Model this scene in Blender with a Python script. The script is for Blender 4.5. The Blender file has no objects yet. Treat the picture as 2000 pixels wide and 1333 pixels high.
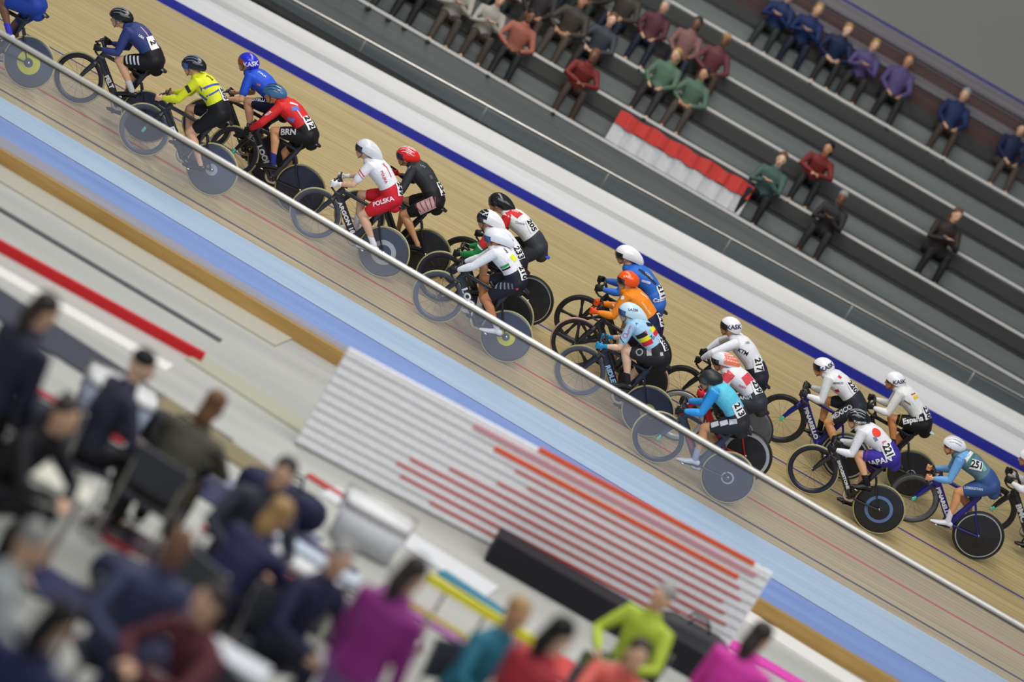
import bpy, bmesh, math, random
from mathutils import Vector, Matrix
from mathutils.bvhtree import BVHTree
random.seed(7)
V = Vector
scn = bpy.context.scene
COL = scn.collection

# ------------------------------------------------------------------ camera
FPX = 5100.0                      # focal length in pixels of the 2000x1333 frame
ELEV = math.radians(9.0)          # looking down at the track
ROLL = math.radians(30.0)         # the photographer tilted the camera
CAM = V((0.0, -31.0, 5.47))
F_ = V((0, math.cos(ELEV), -math.sin(ELEV)))
R0 = V((1, 0, 0)); U0 = V((0, math.sin(ELEV), math.cos(ELEV)))
CR = R0 * math.cos(ROLL) + U0 * math.sin(ROLL)
CU = -R0 * math.sin(ROLL) + U0 * math.cos(ROLL)
cd = bpy.data.cameras.new('camera'); cam = bpy.data.objects.new('camera', cd); COL.objects.link(cam)
cd.sensor_width = 36.0; cd.lens = 36.0 * FPX / 2000.0; cd.clip_start = 0.5; cd.clip_end = 300
cam.matrix_world = Matrix(((CR.x, CU.x, -F_.x, CAM.x), (CR.y, CU.y, -F_.y, CAM.y), (CR.z, CU.z, -F_.z, CAM.z), (0, 0, 0, 1)))
scn.camera = cam
cd.dof.use_dof = True; cd.dof.focus_distance = 32.6; cd.dof.aperture_fstop = 0.5   # focus on the riders

# ------------------------------------------------------------------ world, lights, exposure
scn.view_settings.view_transform = 'Standard'; scn.view_settings.look = 'None'
scn.view_settings.gamma = 1.0; scn.view_settings.exposure = 0.0
w = bpy.data.worlds.new('arena_air'); scn.world = w; w.use_nodes = True
w.node_tree.nodes['Background'].inputs[0].default_value = (0.80, 0.88, 1.0, 1)
w.node_tree.nodes['Background'].inputs[1].default_value = 0.22
def area(name, loc, target, sx, sy, power, col=(1, 1, 1)):
    d = bpy.data.lights.new(name, 'AREA'); d.shape = 'RECTANGLE'; d.size = sx; d.size_y = sy; d.energy = power; d.color = col
    o = bpy.data.objects.new(name, d); COL.objects.link(o); o.location = loc
    o.rotation_euler = (V(target) - V(loc)).to_track_quat('-Z', 'Y').to_euler()
area('track_floodlights_far', (-4, 1, 15), (0, 3, 0), 22, 3, 1900, (1.0, 0.98, 0.94))
area('track_floodlights_near', (2, -14, 14), (0, 1, 0.5), 22, 3, 1500, (1.0, 0.98, 0.95))
area('infield_floodlights', (0, -22, 13), (0, -10, 0), 20, 4, 1050, (0.97, 0.98, 1.0))
for k in range(8):      # single arena lamps hung over the near side of the track
    area('arena_lamp', (-14 + 4 * k, -9 + 2.5 * (k % 2), 13.5), (-14 + 4 * k, 1, 0), .45, .45, 75, (1.0, .98, .95))

# ------------------------------------------------------------------ geometry of the place
def ray(px, py):
    dx = px - 1000.0; dy = py - 666.5
    return (F_ * FPX + CR * dx - CU * dy).normalized()
def at_y(px, py, Y):
    d = ray(px, py); return CAM + d * ((Y - CAM.y) / d.y)
def at_z(px, py, Z):
    d = ray(px, py); return CAM + d * ((Z - CAM.z) / d.z)
def proj(p):
    q = p - CAM; k = FPX / q.dot(F_)
    return 1000.0 + q.dot(CR) * k, 666.5 - q.dot(CU) * k
def line3(a, b, x0=-16.0, x1=16.0):
    """the straight line through two points, cut or extended to the given x"""
    d = (b - a) / (b.x - a.x)
    return a + d * (x0 - a.x), a + d * (x1 - a.x)
X0, X1 = -15.0, 15.0
IN0, IN1 = line3(at_z(0, 189, 0), at_z(2000, 1349, 0), X0, X1)
OUT0, OUT1 = line3(at_y(342, 0, 6.83), at_y(2000, 900, 6.83), X0, X1)
def S(X, wd):
    t = (X - X0) / (X1 - X0)
    return IN0.lerp(IN1, t).lerp(OUT0.lerp(OUT1, t), wd / 7.0)
LEAN = math.radians(10.0)
UP = V((0, -math.sin(LEAN), math.cos(LEAN)))

# ------------------------------------------------------------------ helpers
def mat(name, col, rough=0.5, metal=0.0, spec=0.5, noise=0.0, nscale=20.0, alpha=1.0, trans=0.0, coat=0.0, stretch=None, c2=None):
    m = bpy.data.materials.new(name); m.use_nodes = True; nt = m.node_tree; b = nt.nodes['Principled BSDF']
    b.inputs['Roughness'].default_value = rough; b.inputs['Metallic'].default_value = metal
    b.inputs['Specular IOR Level'].default_value = spec
    b.inputs['Coat Weight'].default_value = coat
    b.inputs['Transmission Weight'].default_value = trans; b.inputs['Alpha'].default_value = alpha
    col = tuple(col) + (1,)
    tc = nt.nodes.new('ShaderNodeTexCoord'); mp = nt.nodes.new('ShaderNodeMapping')
    nz = nt.nodes.new('ShaderNodeTexNoise'); mx = nt.nodes.new('ShaderNodeMixRGB')
    nt.links.new(tc.outputs['Object'], mp.inputs[0]); nt.links.new(mp.outputs[0], nz.inputs['Vector'])
    if stretch: mp.inputs['Scale'].default_value = stretch
    nz.inputs['Scale'].default_value = nscale; nz.inputs['Detail'].default_value = 3
    k = 1 - (noise or 0.04)
    mx.inputs[1].default_value = col
    mx.inputs[2].default_value = (tuple(c2) + (1,)) if c2 else (col[0] * k, col[1] * k, col[2] * k, 1)
    rp = nt.nodes.new('ShaderNodeValToRGB'); rp.color_ramp.elements[0].position = 0.35; rp.color_ramp.elements[1].position = 0.65
    nt.links.new(nz.outputs['Fac'], rp.inputs[0]); nt.links.new(rp.outputs[0], mx.inputs[0])
    nt.links.new(mx.outputs[0], b.inputs['Base Color'])
    return m
_mc = {}
def srgb(r, g, b):
    f = lambda c: (c / 255.0 / 12.92) if c <= 10 else ((c / 255.0 + 0.055) / 1.055) ** 2.4
    return (f(r), f(g), f(b))
def cloth(r, g, b, rough=0.62):
    k = ('cloth', r, g, b, rough)
    if k not in _mc: _mc[k] = mat('cloth_%d_%d_%d' % (r, g, b), srgb(r, g, b), rough, noise=0.10, nscale=30, spec=0.3)
    return _mc[k]
def paint(r, g, b, rough=0.28, metal=0.0):
    k = ('paint', r, g, b, rough, metal)
    if k not in _mc: _mc[k] = mat('paint_%d_%d_%d' % (r, g, b), srgb(r, g, b), rough, metal, noise=0.05, nscale=8, spec=0.5)
    return _mc[k]

class MB:
    def __init__(s): s.v = []; s.f = []; s.mi = []; s.m = 0
    def ring(s, c, a, b, rw, rh, n, pw=1.0):
        i0 = len(s.v)
        for k in range(n):
            t = 2 * math.pi * k / n; ct, st = math.cos(t), math.sin(t)
            if pw != 1.0:
                ct = math.copysign(abs(ct) ** pw, ct); st = math.copysign(abs(st) ** pw, st)
            s.v.append(c + a * (rw * ct) + b * (rh * st))
        return i0
    def face(s, *idx): s.f.append(tuple(idx)); s.mi.append(s.m)
    def tube(s, pts, rad, n=12, side=V((0, 1, 0)), caps=True, round_=True, pw=1.0, closed=False):
        """pts centre points; rad list of r or (rw along side, rh across)"""
        pts = [V(p) for p in pts]; N = len(pts)
        rad = [(r, r) if not isinstance(r, (tuple, list)) else r for r in (rad if isinstance(rad, (list, tuple)) and len(rad) == N else [rad] * N)]
        tans = []
        for i in range(N):
            if closed: t = pts[(i + 1) % N] - pts[i - 1]
            else: t = (pts[min(i + 1, N - 1)] - pts[max(i - 1, 0)])
            tans.append(t.normalized())
        rings = []
        def fr(t, sd):
            a = sd - t * sd.dot(t)
            if a.length < 1e-3: a = t.orthogonal()
            a.normalize(); return a, t.cross(a)
        sd = V(side)
        frames = []
        for t in tans:
            a, b = fr(t, sd); frames.append((a, b)); 
        P = list(zip(pts, rad, frames))
        if round_ and caps and not closed:
            (p, r, fm), t = P[0], tans[0]; h = min(r)
            pre = [(p - t * h * 0.92, (r[0] * .38, r[1] * .38), fm), (p - t * h * 0.6, (r[0] * .8, r[1] * .8), fm)]
            (p, r, fm), t = P[-1], tans[-1]; h = min(r)
            post = [(p + t * h * 0.6, (r[0] * .8, r[1] * .8), fm), (p + t * h * 0.92, (r[0] * .38, r[1] * .38), fm)]
            P = pre + P + post
        for p, r, (a, b) in P: rings.append(s.ring(p, a, b, r[0], r[1], n, pw))
        for i in range(len(rings) - (0 if closed else 1)):
            q0, q1 = rings[i], rings[(i + 1) % len(rings)]
            for k in range(n): s.face(q0 + k, q0 + (k + 1) % n, q1 + (k + 1) % n, q1 + k)
        if caps and not closed:
            s.face(*[rings[0] + k for k in reversed(range(n))]); s.face(*[rings[-1] + k for k in range(n)])
        return s
    def box(s, c, sz, rot=None, bev=0.0):
        c = V(c); hx, hy, hz = sz[0] / 2, sz[1] / 2, sz[2] / 2; i0 = len(s.v)
        for sx in (-1, 1):
            for sy in (-1, 1):
                for sz_ in (-1, 1):
                    p = V((sx * hx, sy * hy, sz_ * hz)); s.v.append(c + (rot @ p if rot else p))
        for f in ((0, 1, 3, 2), (4, 6, 7, 5), (0, 4, 5, 1), (2, 3, 7, 6), (0, 2, 6, 4), (1, 5, 7, 3)): s.face(*[i0 + k for k in f])
        return s
    def beam(s, a, b, w_, h_, up=V((0, 0, 1))):
        a = V(a); b = V(b); t = (b - a).normalized(); sd = t.cross(up).normalized(); u = sd.cross(t)
        i0 = len(s.v)
        for p in (a, b):
            for x, y in ((-1, -1), (1, -1), (1, 1), (-1, 1)): s.v.append(p + sd * (x * w_ / 2) + u * (y * h_ / 2))
        for k in range(4): s.face(i0 + k, i0 + (k + 1) % 4, i0 + 4 + (k + 1) % 4, i0 + 4 + k)
        s.face(i0 + 3, i0 + 2, i0 + 1, i0); s.face(i0 + 4, i0 + 5, i0 + 6, i0 + 7)
        return s
    def ell(s, c, r, n=14, m=9, rot=None):
        c = V(c); i0 = len(s.v)
        def P(x, y, z):
            p = V((x * r[0], y * r[1], z * r[2])); return c + (rot @ p if rot else p)
        s.v.append(P(0, 0, 1))
        for j in range(1, m):
            a = math.pi * j / m
            for k in range(n):
                b = 2 * math.pi * k / n; s.v.append(P(math.sin(a) * math.cos(b), math.sin(a) * math.sin(b), math.cos(a)))
        s.v.append(P(0, 0, -1)); last = len(s.v) - 1
        for k in range(n): s.face(i0, i0 + 1 + k, i0 + 1 + (k + 1) % n)
        for j in range(m - 2):
            q0 = i0 + 1 + j * n; q1 = q0 + n
            for k in range(n): s.face(q0 + k, q1 + k, q1 + (k + 1) % n, q0 + (k + 1) % n)
        q0 = i0 + 1 + (m - 2) * n
        for k in range(n): s.face(q0 + (k + 1) % n, q0 + k, last)
        return s
    def lathe_y(s, c, prof, n=48):
        """closed profile [(r, y)] turned round the y axis through c"""
        c = V(c); N = len(prof); i0 = len(s.v)
        for k in range(n):
            t = 2 * math.pi * k / n
            for r, y in prof: s.v.append(c + V((r * math.cos(t), y, r * math.sin(t))))
        for k in range(n):
            k2 = (k + 1) % n
            for j in range(N):
                j2 = (j + 1) % N
                s.face(i0 + k * N + j, i0 + k * N + j2, i0 + k2 * N + j2, i0 + k2 * N + j)
        return s
    def mesh(s, name, mats, smooth=True):
        me = bpy.data.meshes.new(name); me.from_pydata([tuple(p) for p in s.v], [], s.f)
        for m in (mats if isinstance(mats, (list, tuple)) else [mats]): me.materials.append(m)
        me.polygons.foreach_set('material_index', s.mi)
        if smooth: me.polygons.foreach_set('use_smooth', [True] * len(me.polygons))
        bm = bmesh.new(); bm.from_mesh(me); bmesh.ops.recalc_face_normals(bm, faces=bm.faces); bm.to_mesh(me); bm.free()
        me.update(); return me
    def build(s, name, mats, parent=None, smooth=True, mw=None, sharp=None):
        me = s.mesh(name, mats, smooth)
        if sharp: me.set_sharp_from_angle(angle=math.radians(sharp))
        return link(name, me, parent, mw)
def link(name, me, parent=None, mw=None):
    o = bpy.data.objects.new(name, me); COL.objects.link(o)
    if parent is not None: o.parent = parent
    elif mw is not None: o.matrix_world = mw
    return o
def tag(o, label=None, cat=None, group=None, kind=None):
    if label: o['label'] = label
    if cat: o['category'] = cat
    if group: o['group'] = group
    if kind: o['kind'] = kind
    return o
def empty(name, mw=None, label=None, cat=None, group=None):
    o = bpy.data.objects.new(name, None); COL.objects.link(o); o.empty_display_size = .2
    if mw is not None: o.matrix_world = mw
    return tag(o, label, cat, group)
def fused_mesh(mb, name, mats, voxel=0.011, smooth=2):
    """weld overlapping lofts into one continuous skin"""
    me = mb.mesh(name + '_raw', mats); o = bpy.data.objects.new('tmp', me); COL.objects.link(o)
    r = o.modifiers.new('r', 'REMESH'); r.mode = 'VOXEL'; r.voxel_size = voxel; r.use_smooth_shade = True
    if smooth:
        sm = o.modifiers.new('s', 'SMOOTH'); sm.iterations = smooth; sm.factor = 0.5
    dg = bpy.context.evaluated_depsgraph_get(); dg.update()
    out = bpy.data.meshes.new_from_object(o.evaluated_get(dg)); out.name = name
    bpy.data.objects.remove(o); bpy.data.meshes.remove(me)
    if not out.materials:
        for m in (mats if isinstance(mats, (list, tuple)) else [mats]): out.materials.append(m)
    out.polygons.foreach_set('use_smooth', [True] * len(out.polygons))
    return out
def quad_strip(name, rows, mats, parent=None, n=30, thick=0.0):
    """rows: list of (a, b) 3D end points; face strips between consecutive rows, mats[i] for strip i"""
    mb = MB()
    for i in range(len(rows) - 1):
        a0, a1 = rows[i]; b0, b1 = rows[i + 1]; mb.m = i; base = len(mb.v)
        for k in range(n + 1): mb.v.append(a0.lerp(a1, k / n)); mb.v.append(b0.lerp(b1, k / n))
        for k in range(n): q = base + 2 * k; mb.face(q, q + 2, q + 3, q + 1)
    return mb.build(name, mats, parent, smooth=False)

# ------------------------------------------------------------------ the setting
def streaky(name, c1, c2, sx=0.25, sy=14.0, rough=0.5, spec=0.35, plank=0.0, detail=6.0):
    """boards or sheets whose grain runs along the track"""
    m = bpy.data.materials.new(name); m.use_nodes = True; nt = m.node_tree; b = nt.nodes['Principled BSDF']
    b.inputs['Roughness'].default_value = rough; b.inputs['Specular IOR Level'].default_value = spec
    tc = nt.nodes.new('ShaderNodeTexCoord'); mp = nt.nodes.new('ShaderNodeMapping'); mp.inputs['Scale'].default_value = (sx, sy, sy)
    nz = nt.nodes.new('ShaderNodeTexNoise'); nz.inputs['Scale'].default_value = 1.0; nz.inputs['Detail'].default_value = detail
    nz.inputs['Roughness'].default_value = 0.65
    rp = nt.nodes.new('ShaderNodeValToRGB'); rp.color_ramp.elements[0].position = 0.32; rp.color_ramp.elements[1].position = 0.68
    rp.color_ramp.elements[0].color = tuple(c1) + (1,); rp.color_ramp.elements[1].color = tuple(c2) + (1,)
    nt.links.new(tc.outputs['Object'], mp.inputs[0]); nt.links.new(mp.outputs[0], nz.inputs['Vector'])
    nt.links.new(nz.outputs['Fac'], rp.inputs[0]); last = rp.outputs[0]
    if plank:
        wv = nt.nodes.new('ShaderNodeTexWave'); wv.bands_direction = 'Y'; wv.inputs['Scale'].default_value = plank
        wv.inputs['Distortion'].default_value = 0.0
        r2 = nt.nodes.new('ShaderNodeValToRGB'); r2.color_ramp.elements[0].position = 0.0; r2.color_ramp.elements[1].position = 0.12
        r2.color_ramp.elements[0].color = (0.72, 0.70, 0.66, 1); r2.color_ramp.elements[1].color = (1, 1, 1, 1)
        nt.links.new(tc.outputs['Object'], wv.inputs['Vector']); nt.links.new(wv.outputs['Fac'], r2.inputs[0])
        mu = nt.nodes.new('ShaderNodeMixRGB'); mu.blend_type = 'MULTIPLY'; mu.inputs[0].default_value = 0.8
        nt.links.new(last, mu.inputs[1]); nt.links.new(r2.outputs[0], mu.inputs[2]); last = mu.outputs[0]
    nt.links.new(last, b.inputs['Base Color'])
    return m
wood = streaky('pine_track_boards', srgb(158, 138, 94), srgb(186, 167, 122), plank=3.5)
m_red = streaky('red_line_paint', srgb(165, 50, 52), srgb(190, 70, 70))
m_blk = streaky('black_line_paint', srgb(38, 38, 50), srgb(60, 60, 70))
m_sty = streaky('dark_blue_line_paint', srgb(62, 52, 110), srgb(85, 75, 130))
m_blue = streaky('blue_edge_paint', srgb(12, 18, 110), srgb(22, 30, 130), rough=.7, spec=.12)
rows, mats = [], []
def trk(w0, w1, m):
    if not rows: rows.append((S(X0, w0), S(X1, w0)))
    rows.append((S(X0, w1), S(X1, w1))); mats.append(m)
trk(0, .20, wood); trk(.20, .25, m_blk); trk(.25, .87, wood); trk(.87, .92, m_red); trk(.92, 2.45, wood)
trk(2.45, 2.50, m_sty); trk(2.50, 6.55, wood); trk(6.55, 7.0, m_blue)
tag(quad_strip('track_floor', rows, mats), kind='structure')
# the flat blue band inside the track, and the infield floor
c_lb = streaky('pale_blue_floor_paint', srgb(158, 186, 212), srgb(184, 206, 226), sy=3)
c_db = streaky('blue_floor_paint', srgb(94, 132, 200), srgb(124, 156, 216), sy=3)
c_gr = streaky('violet_grey_floor_paint', srgb(140, 140, 158), srgb(160, 158, 168), sy=3)
P0 = line3(at_z(290, 400, -.03), at_z(1600, 1185, -.03), X0, X1)
Q0 = line3(at_z(224, 400, -.05), at_z(1740, 1321, -.05), X0, X1)
J0 = (IN0, IN1)
tag(quad_strip('floor_band', [J0, P0, (P0[0] - V((0, .05, 0)), P0[1] - V((0, .05, 0))), Q0], [c_lb, m_sty, c_db]), kind='structure')
c_fl = mat('grey_infield_floor', srgb(176, 176, 170), 0.45, noise=0.16, nscale=0.8, stretch=(.4, 2.2, 1), spec=0.4)
fl = [(V((X0, -30, -.05)), V((X1, -30, -.05))), (V((X0, -9.0, -.05)), V((X1, -9.0, -.05))), (Q0[0] - V((0, .9, 0)), Q0[1] - V((0, .9, 0))), Q0]
tag(quad_strip('floor_infield', fl, [c_fl, c_fl, c_gr]), kind='structure')

# fence at the top of the track
c_fence = streaky('white_fence_sheet', srgb(205, 205, 203), srgb(226, 226, 224), sx=.12, sy=5)
c_fence_g = streaky('grey_fence_print', srgb(170, 172, 172), srgb(196, 197, 196), sx=.12, sy=9)
ft0, ft1 = line3(at_y(485, 0, 7.0), at_y(2000, 814, 7.0), X0, X1)
fb0, fb1 = S(X0, 7.0), S(X1, 7.0)
k_ = lambda t: (fb0.lerp(ft0, t), fb1.lerp(ft1, t))
mb_rows = [k_(0), k_(.46), k_(.62), k_(1.0), (ft0 + V((0, .06, 0)), ft1 + V((0, .06, 0))), (fb0 + V((0, .12, 0)), fb1 + V((0, .12, 0)))]
fo = quad_strip('wall_fence', mb_rows, [c_fence, c_fence_g, c_fence, c_fence, c_fence]); tag(fo, kind='structure')

# grandstand: tiers rise behind the fence; each tier has a pale nosing, a concrete riser and a dark bench
c_con = streaky('grey_concrete', srgb(92, 97, 95), srgb(116, 120, 118), sx=.2, sy=6, rough=.8)
c_trd = streaky('dark_tread_concrete', srgb(60, 62, 60), srgb(80, 82, 80), sx=.2, sy=4, rough=.85)
c_nos = mat('white_step_nosing', (0.66, 0.65, 0.62), 0.5, 0.0, noise=.05)
c_dark = streaky('charcoal_skirting', srgb(22, 22, 24), srgb(38, 38, 40), sx=.2, sy=6, rough=.7)
c_plinth = streaky('light_concrete', srgb(98, 103, 101), srgb(122, 127, 124), sx=.2, sy=5, rough=.8)
c_seat = streaky('charcoal_seat_plastic', srgb(36, 37, 37), srgb(54, 54, 52), sx=.3, sy=5, rough=.6)
c_metal = mat('brushed_steel', (0.55, 0.53, 0.48), 0.3, 0.8, noise=.06)
TV = [432, 510, 588, 660, 733]
def zv(v, d): return CAM.z - d * math.tan(ELEV - math.atan(v / FPX))
TY = [9.0 + .85 * i for i in range(5)]
TZ = [zv(TV[i], TY[i] + 31.0) for i in range(5)]
XA, XB = -13.5, 13.5
base_z = TZ[0] - .62
# walkway between the fence and the first tier
prof = [(7.12, base_z - .9), (7.12, base_z - .02), (TY[0], base_z)]
pm = [c_dark, c_dark]
for i in range(5):
    prof.append((TY[i], TZ[i] - .042)); pm.append(c_con)
    prof.append((TY[i] - .015, TZ[i] - .042)); pm.append(c_nos)
    prof.append((TY[i] - .015, TZ[i])); pm.append(c_nos)
    prof.append((TY[i] + .05, TZ[i])); pm.append(c_nos)
    prof.append(((TY[i + 1] if i < 4 else TY[i] + .95), TZ[i] + .0)); pm.append(c_trd)
tag(quad_strip('floor_grandstand', [(V((XA, y, z)), V((XB, y, z))) for y, z in prof], pm), kind='structure')
def bench(y, z, top_z, label):
    r = empty('grandstand_bench', Matrix.Translation((0, y, z)), label, 'bench', 'long dark benches on the grandstand tiers')
    mb = MB(); mb.box((0, -.20, .13), (XB - XA, .34, .26)); mb.build('plinth', c_plinth, r, False)
    mb = MB(); mb.box((0, -.20, .275), (XB - XA, .38, .03)); mb.build('seat', c_seat, r, False)
    mb = MB(); mb.box((0, -.03, .405), (XB - XA, .035, .22), Matrix.Rotation(-.12, 3, 'X')); mb.build('backrest', c_seat, r, False)
nm = ['lowest tier, just behind the fence walkway', 'second tier from the fence', 'third tier from the fence', 'fourth tier from the fence', 'highest tier below the back wall']
for i in range(5):
    bench(TY[i] + (.83 if i < 4 else .8), TZ[i], 0, 'long charcoal bench with backrest on the ' + nm[i])
# front rail of the stand along the walkway
fr0, fr1 = line3(at_y(1200, 342, 8.1), at_y(1556, 536, 8.1), XA, XB)
r = empty('walkway_rail', None, 'thin steel rail running along the dark walkway behind the white fence', 'rail')
MB().tube([fr0, fr1], .022, 8).build('handrail', c_metal, r)
mb = MB(); mb.beam(fr0 - V((0, 0, .26)), fr1 - V((0, 0, .26)), .02, .40); mb.build('kick_panel', streaky('slate_panel', srgb(72, 80, 82), srgb(98, 106, 106), sx=.2, sy=6), r, False)
for k in range(13):
    p = fr0.lerp(fr1, (k + .5) / 13); MB().tube([V((p.x, p.y, base_z - .05)), p], .018, 8).build('post', c_metal, r)
# back of the hall: parapet, two brown bands with grey sills, plain grey wall
yB = TY[4] + 1.0
def zz(v): return zv(v, yB + 31.0)
c_brn = streaky('brown_wall_panels', srgb(66, 48, 48), srgb(92, 70, 68), sx=.2, sy=9, rough=.8)
c_gw = mat('plain_grey_wall', srgb(128, 128, 124), .9, noise=.1, nscale=.5)
c_sill = streaky('grey_sill_metal', srgb(96, 92, 98), srgb(124, 120, 124), sx=.15, sy=22, rough=.6)
bands = [(TZ[4], c_dark), (zz(783), c_metal), (zz(788), c_brn), (zz(824), c_sill), (zz(846), c_brn), (zz(868), c_sill), (zz(900), m_blue), (zz(904), c_gw), (zz(1500), None)]
rows_ = [(V((XA, yB, z)), V((XB, yB, z))) for z, m in bands]
tag(quad_strip('wall_back', rows_, [m for z, m in bands[:-1]]), kind='structure')
for zq, h in ((zz(835), .10), (zz(884), .16)):
    mb = MB(); mb.box((0, yB - .05, zq), (XB - XA, .08, h)); tag(mb.build('trim_1' if h < .15 else 'trim_2', c_sill, None, False), kind='structure')

# ------------------------------------------------------------------ bicycles (local frame: x forward, y to the rider's left, z up, origin on the boards under the cranks)
WR = .335
RA = V((-.40, 0, WR)); FA = V((.57, 0, WR)); BB = V((0, 0, .285))
def solve_axle(px, py):
    """point on the leaning bike's axle line whose tyre stands on the boards"""
    X, wd = (px - 1000) / 170.0, 2.0
    for _ in range(12):
        f0 = proj(S(X, wd) + UP * WR); fx = proj(S(X + .01, wd) + UP * WR); fw = proj(S(X, wd + .01) + UP * WR)
        a, b, c, d = (fx[0] - f0[0]) / .01, (fw[0] - f0[0]) / .01, (fx[1] - f0[1]) / .01, (fw[1] - f0[1]) / .01
        ex, ey = px - f0[0], py - f0[1]; det = a * d - b * c
        X += (ex * d - b * ey) / det; wd += (a * ey - c * ex) / det
    return X, wd
def bike_matrix(fr, re):
    fX, fw = solve_axle(*fr); rX, rw = solve_axle(*re)
    mX, mw = (fX + rX) / 2, (fw + rw) / 2
    sl = max(-.06, min(.06, (rw - fw) / .97))
    F = S(mX - .485, mw - sl * .485) + UP * WR; R = S(mX + .485, mw + sl * .485) + UP * WR
    xd = (F - R).normalized(); zd = (UP - xd * UP.dot(xd)).normalized(); yd = zd.cross(xd)
    mid = (F + R) / 2; o = mid - xd * .085 - zd * WR
    return Matrix(((xd.x, yd.x, zd.x, o.x), (xd.y, yd.y, zd.y, o.y), (xd.z, yd.z, zd.z, o.z), (0, 0, 0, 1)))
def local_at(Mi, px, py, y):
    """where the line of sight through a pixel meets the bike's plane y = const, in bike coordinates"""
    o = Mi @ CAM; d = (Mi.to_3x3() @ ray(px, py)); t = (y - o.y) / d.y
    return o + d * t

blk = paint(20, 20, 24); carbon = mat('carbon_weave', (0.018, 0.018, 0.022), .25, spec=.6, noise=.5, nscale=120)
steel = mat('polished_steel', (.62, .62, .62), .2, .95, noise=.03); rubber_k = mat('black_tyre_rubber', (.018, .018, .018), .7, noise=.2)
rubber_t = mat('tan_tyre_rubber', srgb(176, 170, 118), .6, noise=.15); rubber_p = mat('pink_edged_rubber', srgb(196, 150, 140), .6, noise=.1)
rubber_y = mat('olive_tyre_rubber', srgb(150, 148, 96), .6, noise=.15)
teal = paint(60, 205, 170); chainm = mat('chain_metal', (.25, .24, .22), .35, .9, noise=.3, nscale=200)
disc_k = mat('matt_black_disc', (.016, .016, .019), .42, noise=.3, nscale=12)
disc_g = mat('grey_disc', srgb(92, 92, 94), .4, noise=.2, nscale=10)
disc_n = mat('navy_disc', srgb(34, 36, 58), .35, noise=.25, nscale=9)
rim_s = mat('silver_rim', srgb(176, 178, 180), .3, .3, noise=.05); yel = paint(214, 214, 40); white_p = paint(232, 232, 232)
slate = paint(70, 74, 92)
_cache = {}
def mesh_once(key, fn):
    if key not in _cache: _cache[key] = fn()
    return _cache[key]
def tyre_mesh(m):
    return MB().lathe_y((0, 0, 0), [(WR - .0125 + .0135 * math.cos(a), .0125 * math.sin(a)) for a in [2 * math.pi * k / 8 for k in range(8)]], 56).mesh('tyre', m)
def wheel(name, bike, pos, kind, tyre, rim, hubm=None, accent=None):
    tm = {'tan': rubber_t, 'black': rubber_k, 'pink': rubber_p, 'olive': rubber_y}[tyre]
    rm = {'black': disc_k, 'grey': disc_g, 'navy': disc_n, 'silver': rim_s, 'slate': slate}[rim]
    dep = .060
    def body():
        mb = MB()
        if kind == 'disc':
            pr = [(WR - .018, .010), (WR - .05, .012), (.05, .026), (.03, .030), (0.001, .030), (0.001, -.030), (.03, -.030), (.05, -.026), (WR - .05, -.012), (WR - .018, -.010)]
            mb.lathe_y((0, 0, 0), pr, 56)
        else:
            d = .05 if kind == 'five' else dep
            mb.lathe_y((0, 0, 0), [(WR - .016, .010), (WR - .03, .014), (WR - .02 - d, .005), (WR - .02 - d, -.005), (WR - .03, -.014), (WR - .016, -.010)], 56)
        return mb.mesh(name, rm)
    wh = link(name, mesh_once(('wh', kind, rim), body), bike); wh.location = pos
    t = link('tyre', mesh_once(('ty', tyre), lambda: tyre_mesh(tm)), wh)
    hub = mesh_once(('hub', str(hubm)), lambda: MB().tube([(0, -.045, 0), (0, -.03, 0), (0, .03, 0), (0, .045, 0)], [.012, .022, .022, .012], 14, side=V((1, 0, 0)), round_=False).mesh('hub', hubm or steel))
    link('hub', hub, wh)
    if kind == 'spoke':
        sp = mesh_once(('spoke',), lambda: MB().tube([(0, .02, .015), (0, .002, WR - .075)], [(.0022, .0012), (.0022, .0012)], 6, round_=False).mesh('spoke', carbon))
        sp2 = mesh_once(('spoke2',), lambda: MB().tube([(0, -.02, .015), (0, -.002, WR - .075)], [(.0022, .0012), (.0022, .0012)], 6, round_=False).mesh('spoke', carbon))
        for k in range(14):
            s = link('spoke', sp if k % 2 else sp2, wh); s.rotation_euler = (0, 2 * math.pi * k / 14 + .2, 0)
    elif kind == 'five':
        sp = mesh_once(('five',), lambda: MB().tube([(0, 0, .0), (0, 0, .06), (0, 0, .18), (0, 0, WR - .05)], [(.016, .020), (.012, .026), (.008, .017), (.009, .03)], 10).mesh('blade_spoke', disc_k))
        for k in range(5):
            s = link('blade_spoke', sp, wh); s.rotation_euler = (0, 2 * math.pi * k / 5 + .35, 0)
    if kind == 'disc' and accent:
        r0, r1, am = accent
        for yy in (1,):
            mb = MB()
            def yv(r): return (.0125 + (.026 - .012) * (WR - .05 - r) / (WR - .10) + .0012) if r > .05 else .031
            n = 56
            for k in range(n):
                a = 2 * math.pi * k / n
                for r in (r0, r1): mb.v.append(V((r * math.cos(a), yv(r), r * math.sin(a))))
            for k in range(n): k2 = (k + 1) % n; mb.face(2 * k, 2 * k + 1, 2 * k2 + 1, 2 * k2)
            mb.build('disc_ring', am, wh)
    return wh
def airfoil(mb, a, b, depth0, depth1, wid, n=12):
    """aero tube in the bike plane: deep along travel, thin across"""
    mb.tube([a, V(a).lerp(V(b), .5), b], [(wid, depth0), (wid, (depth0 + depth1) / 2), (wid, depth1)], n, side=V((0, 1, 0)))
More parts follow.
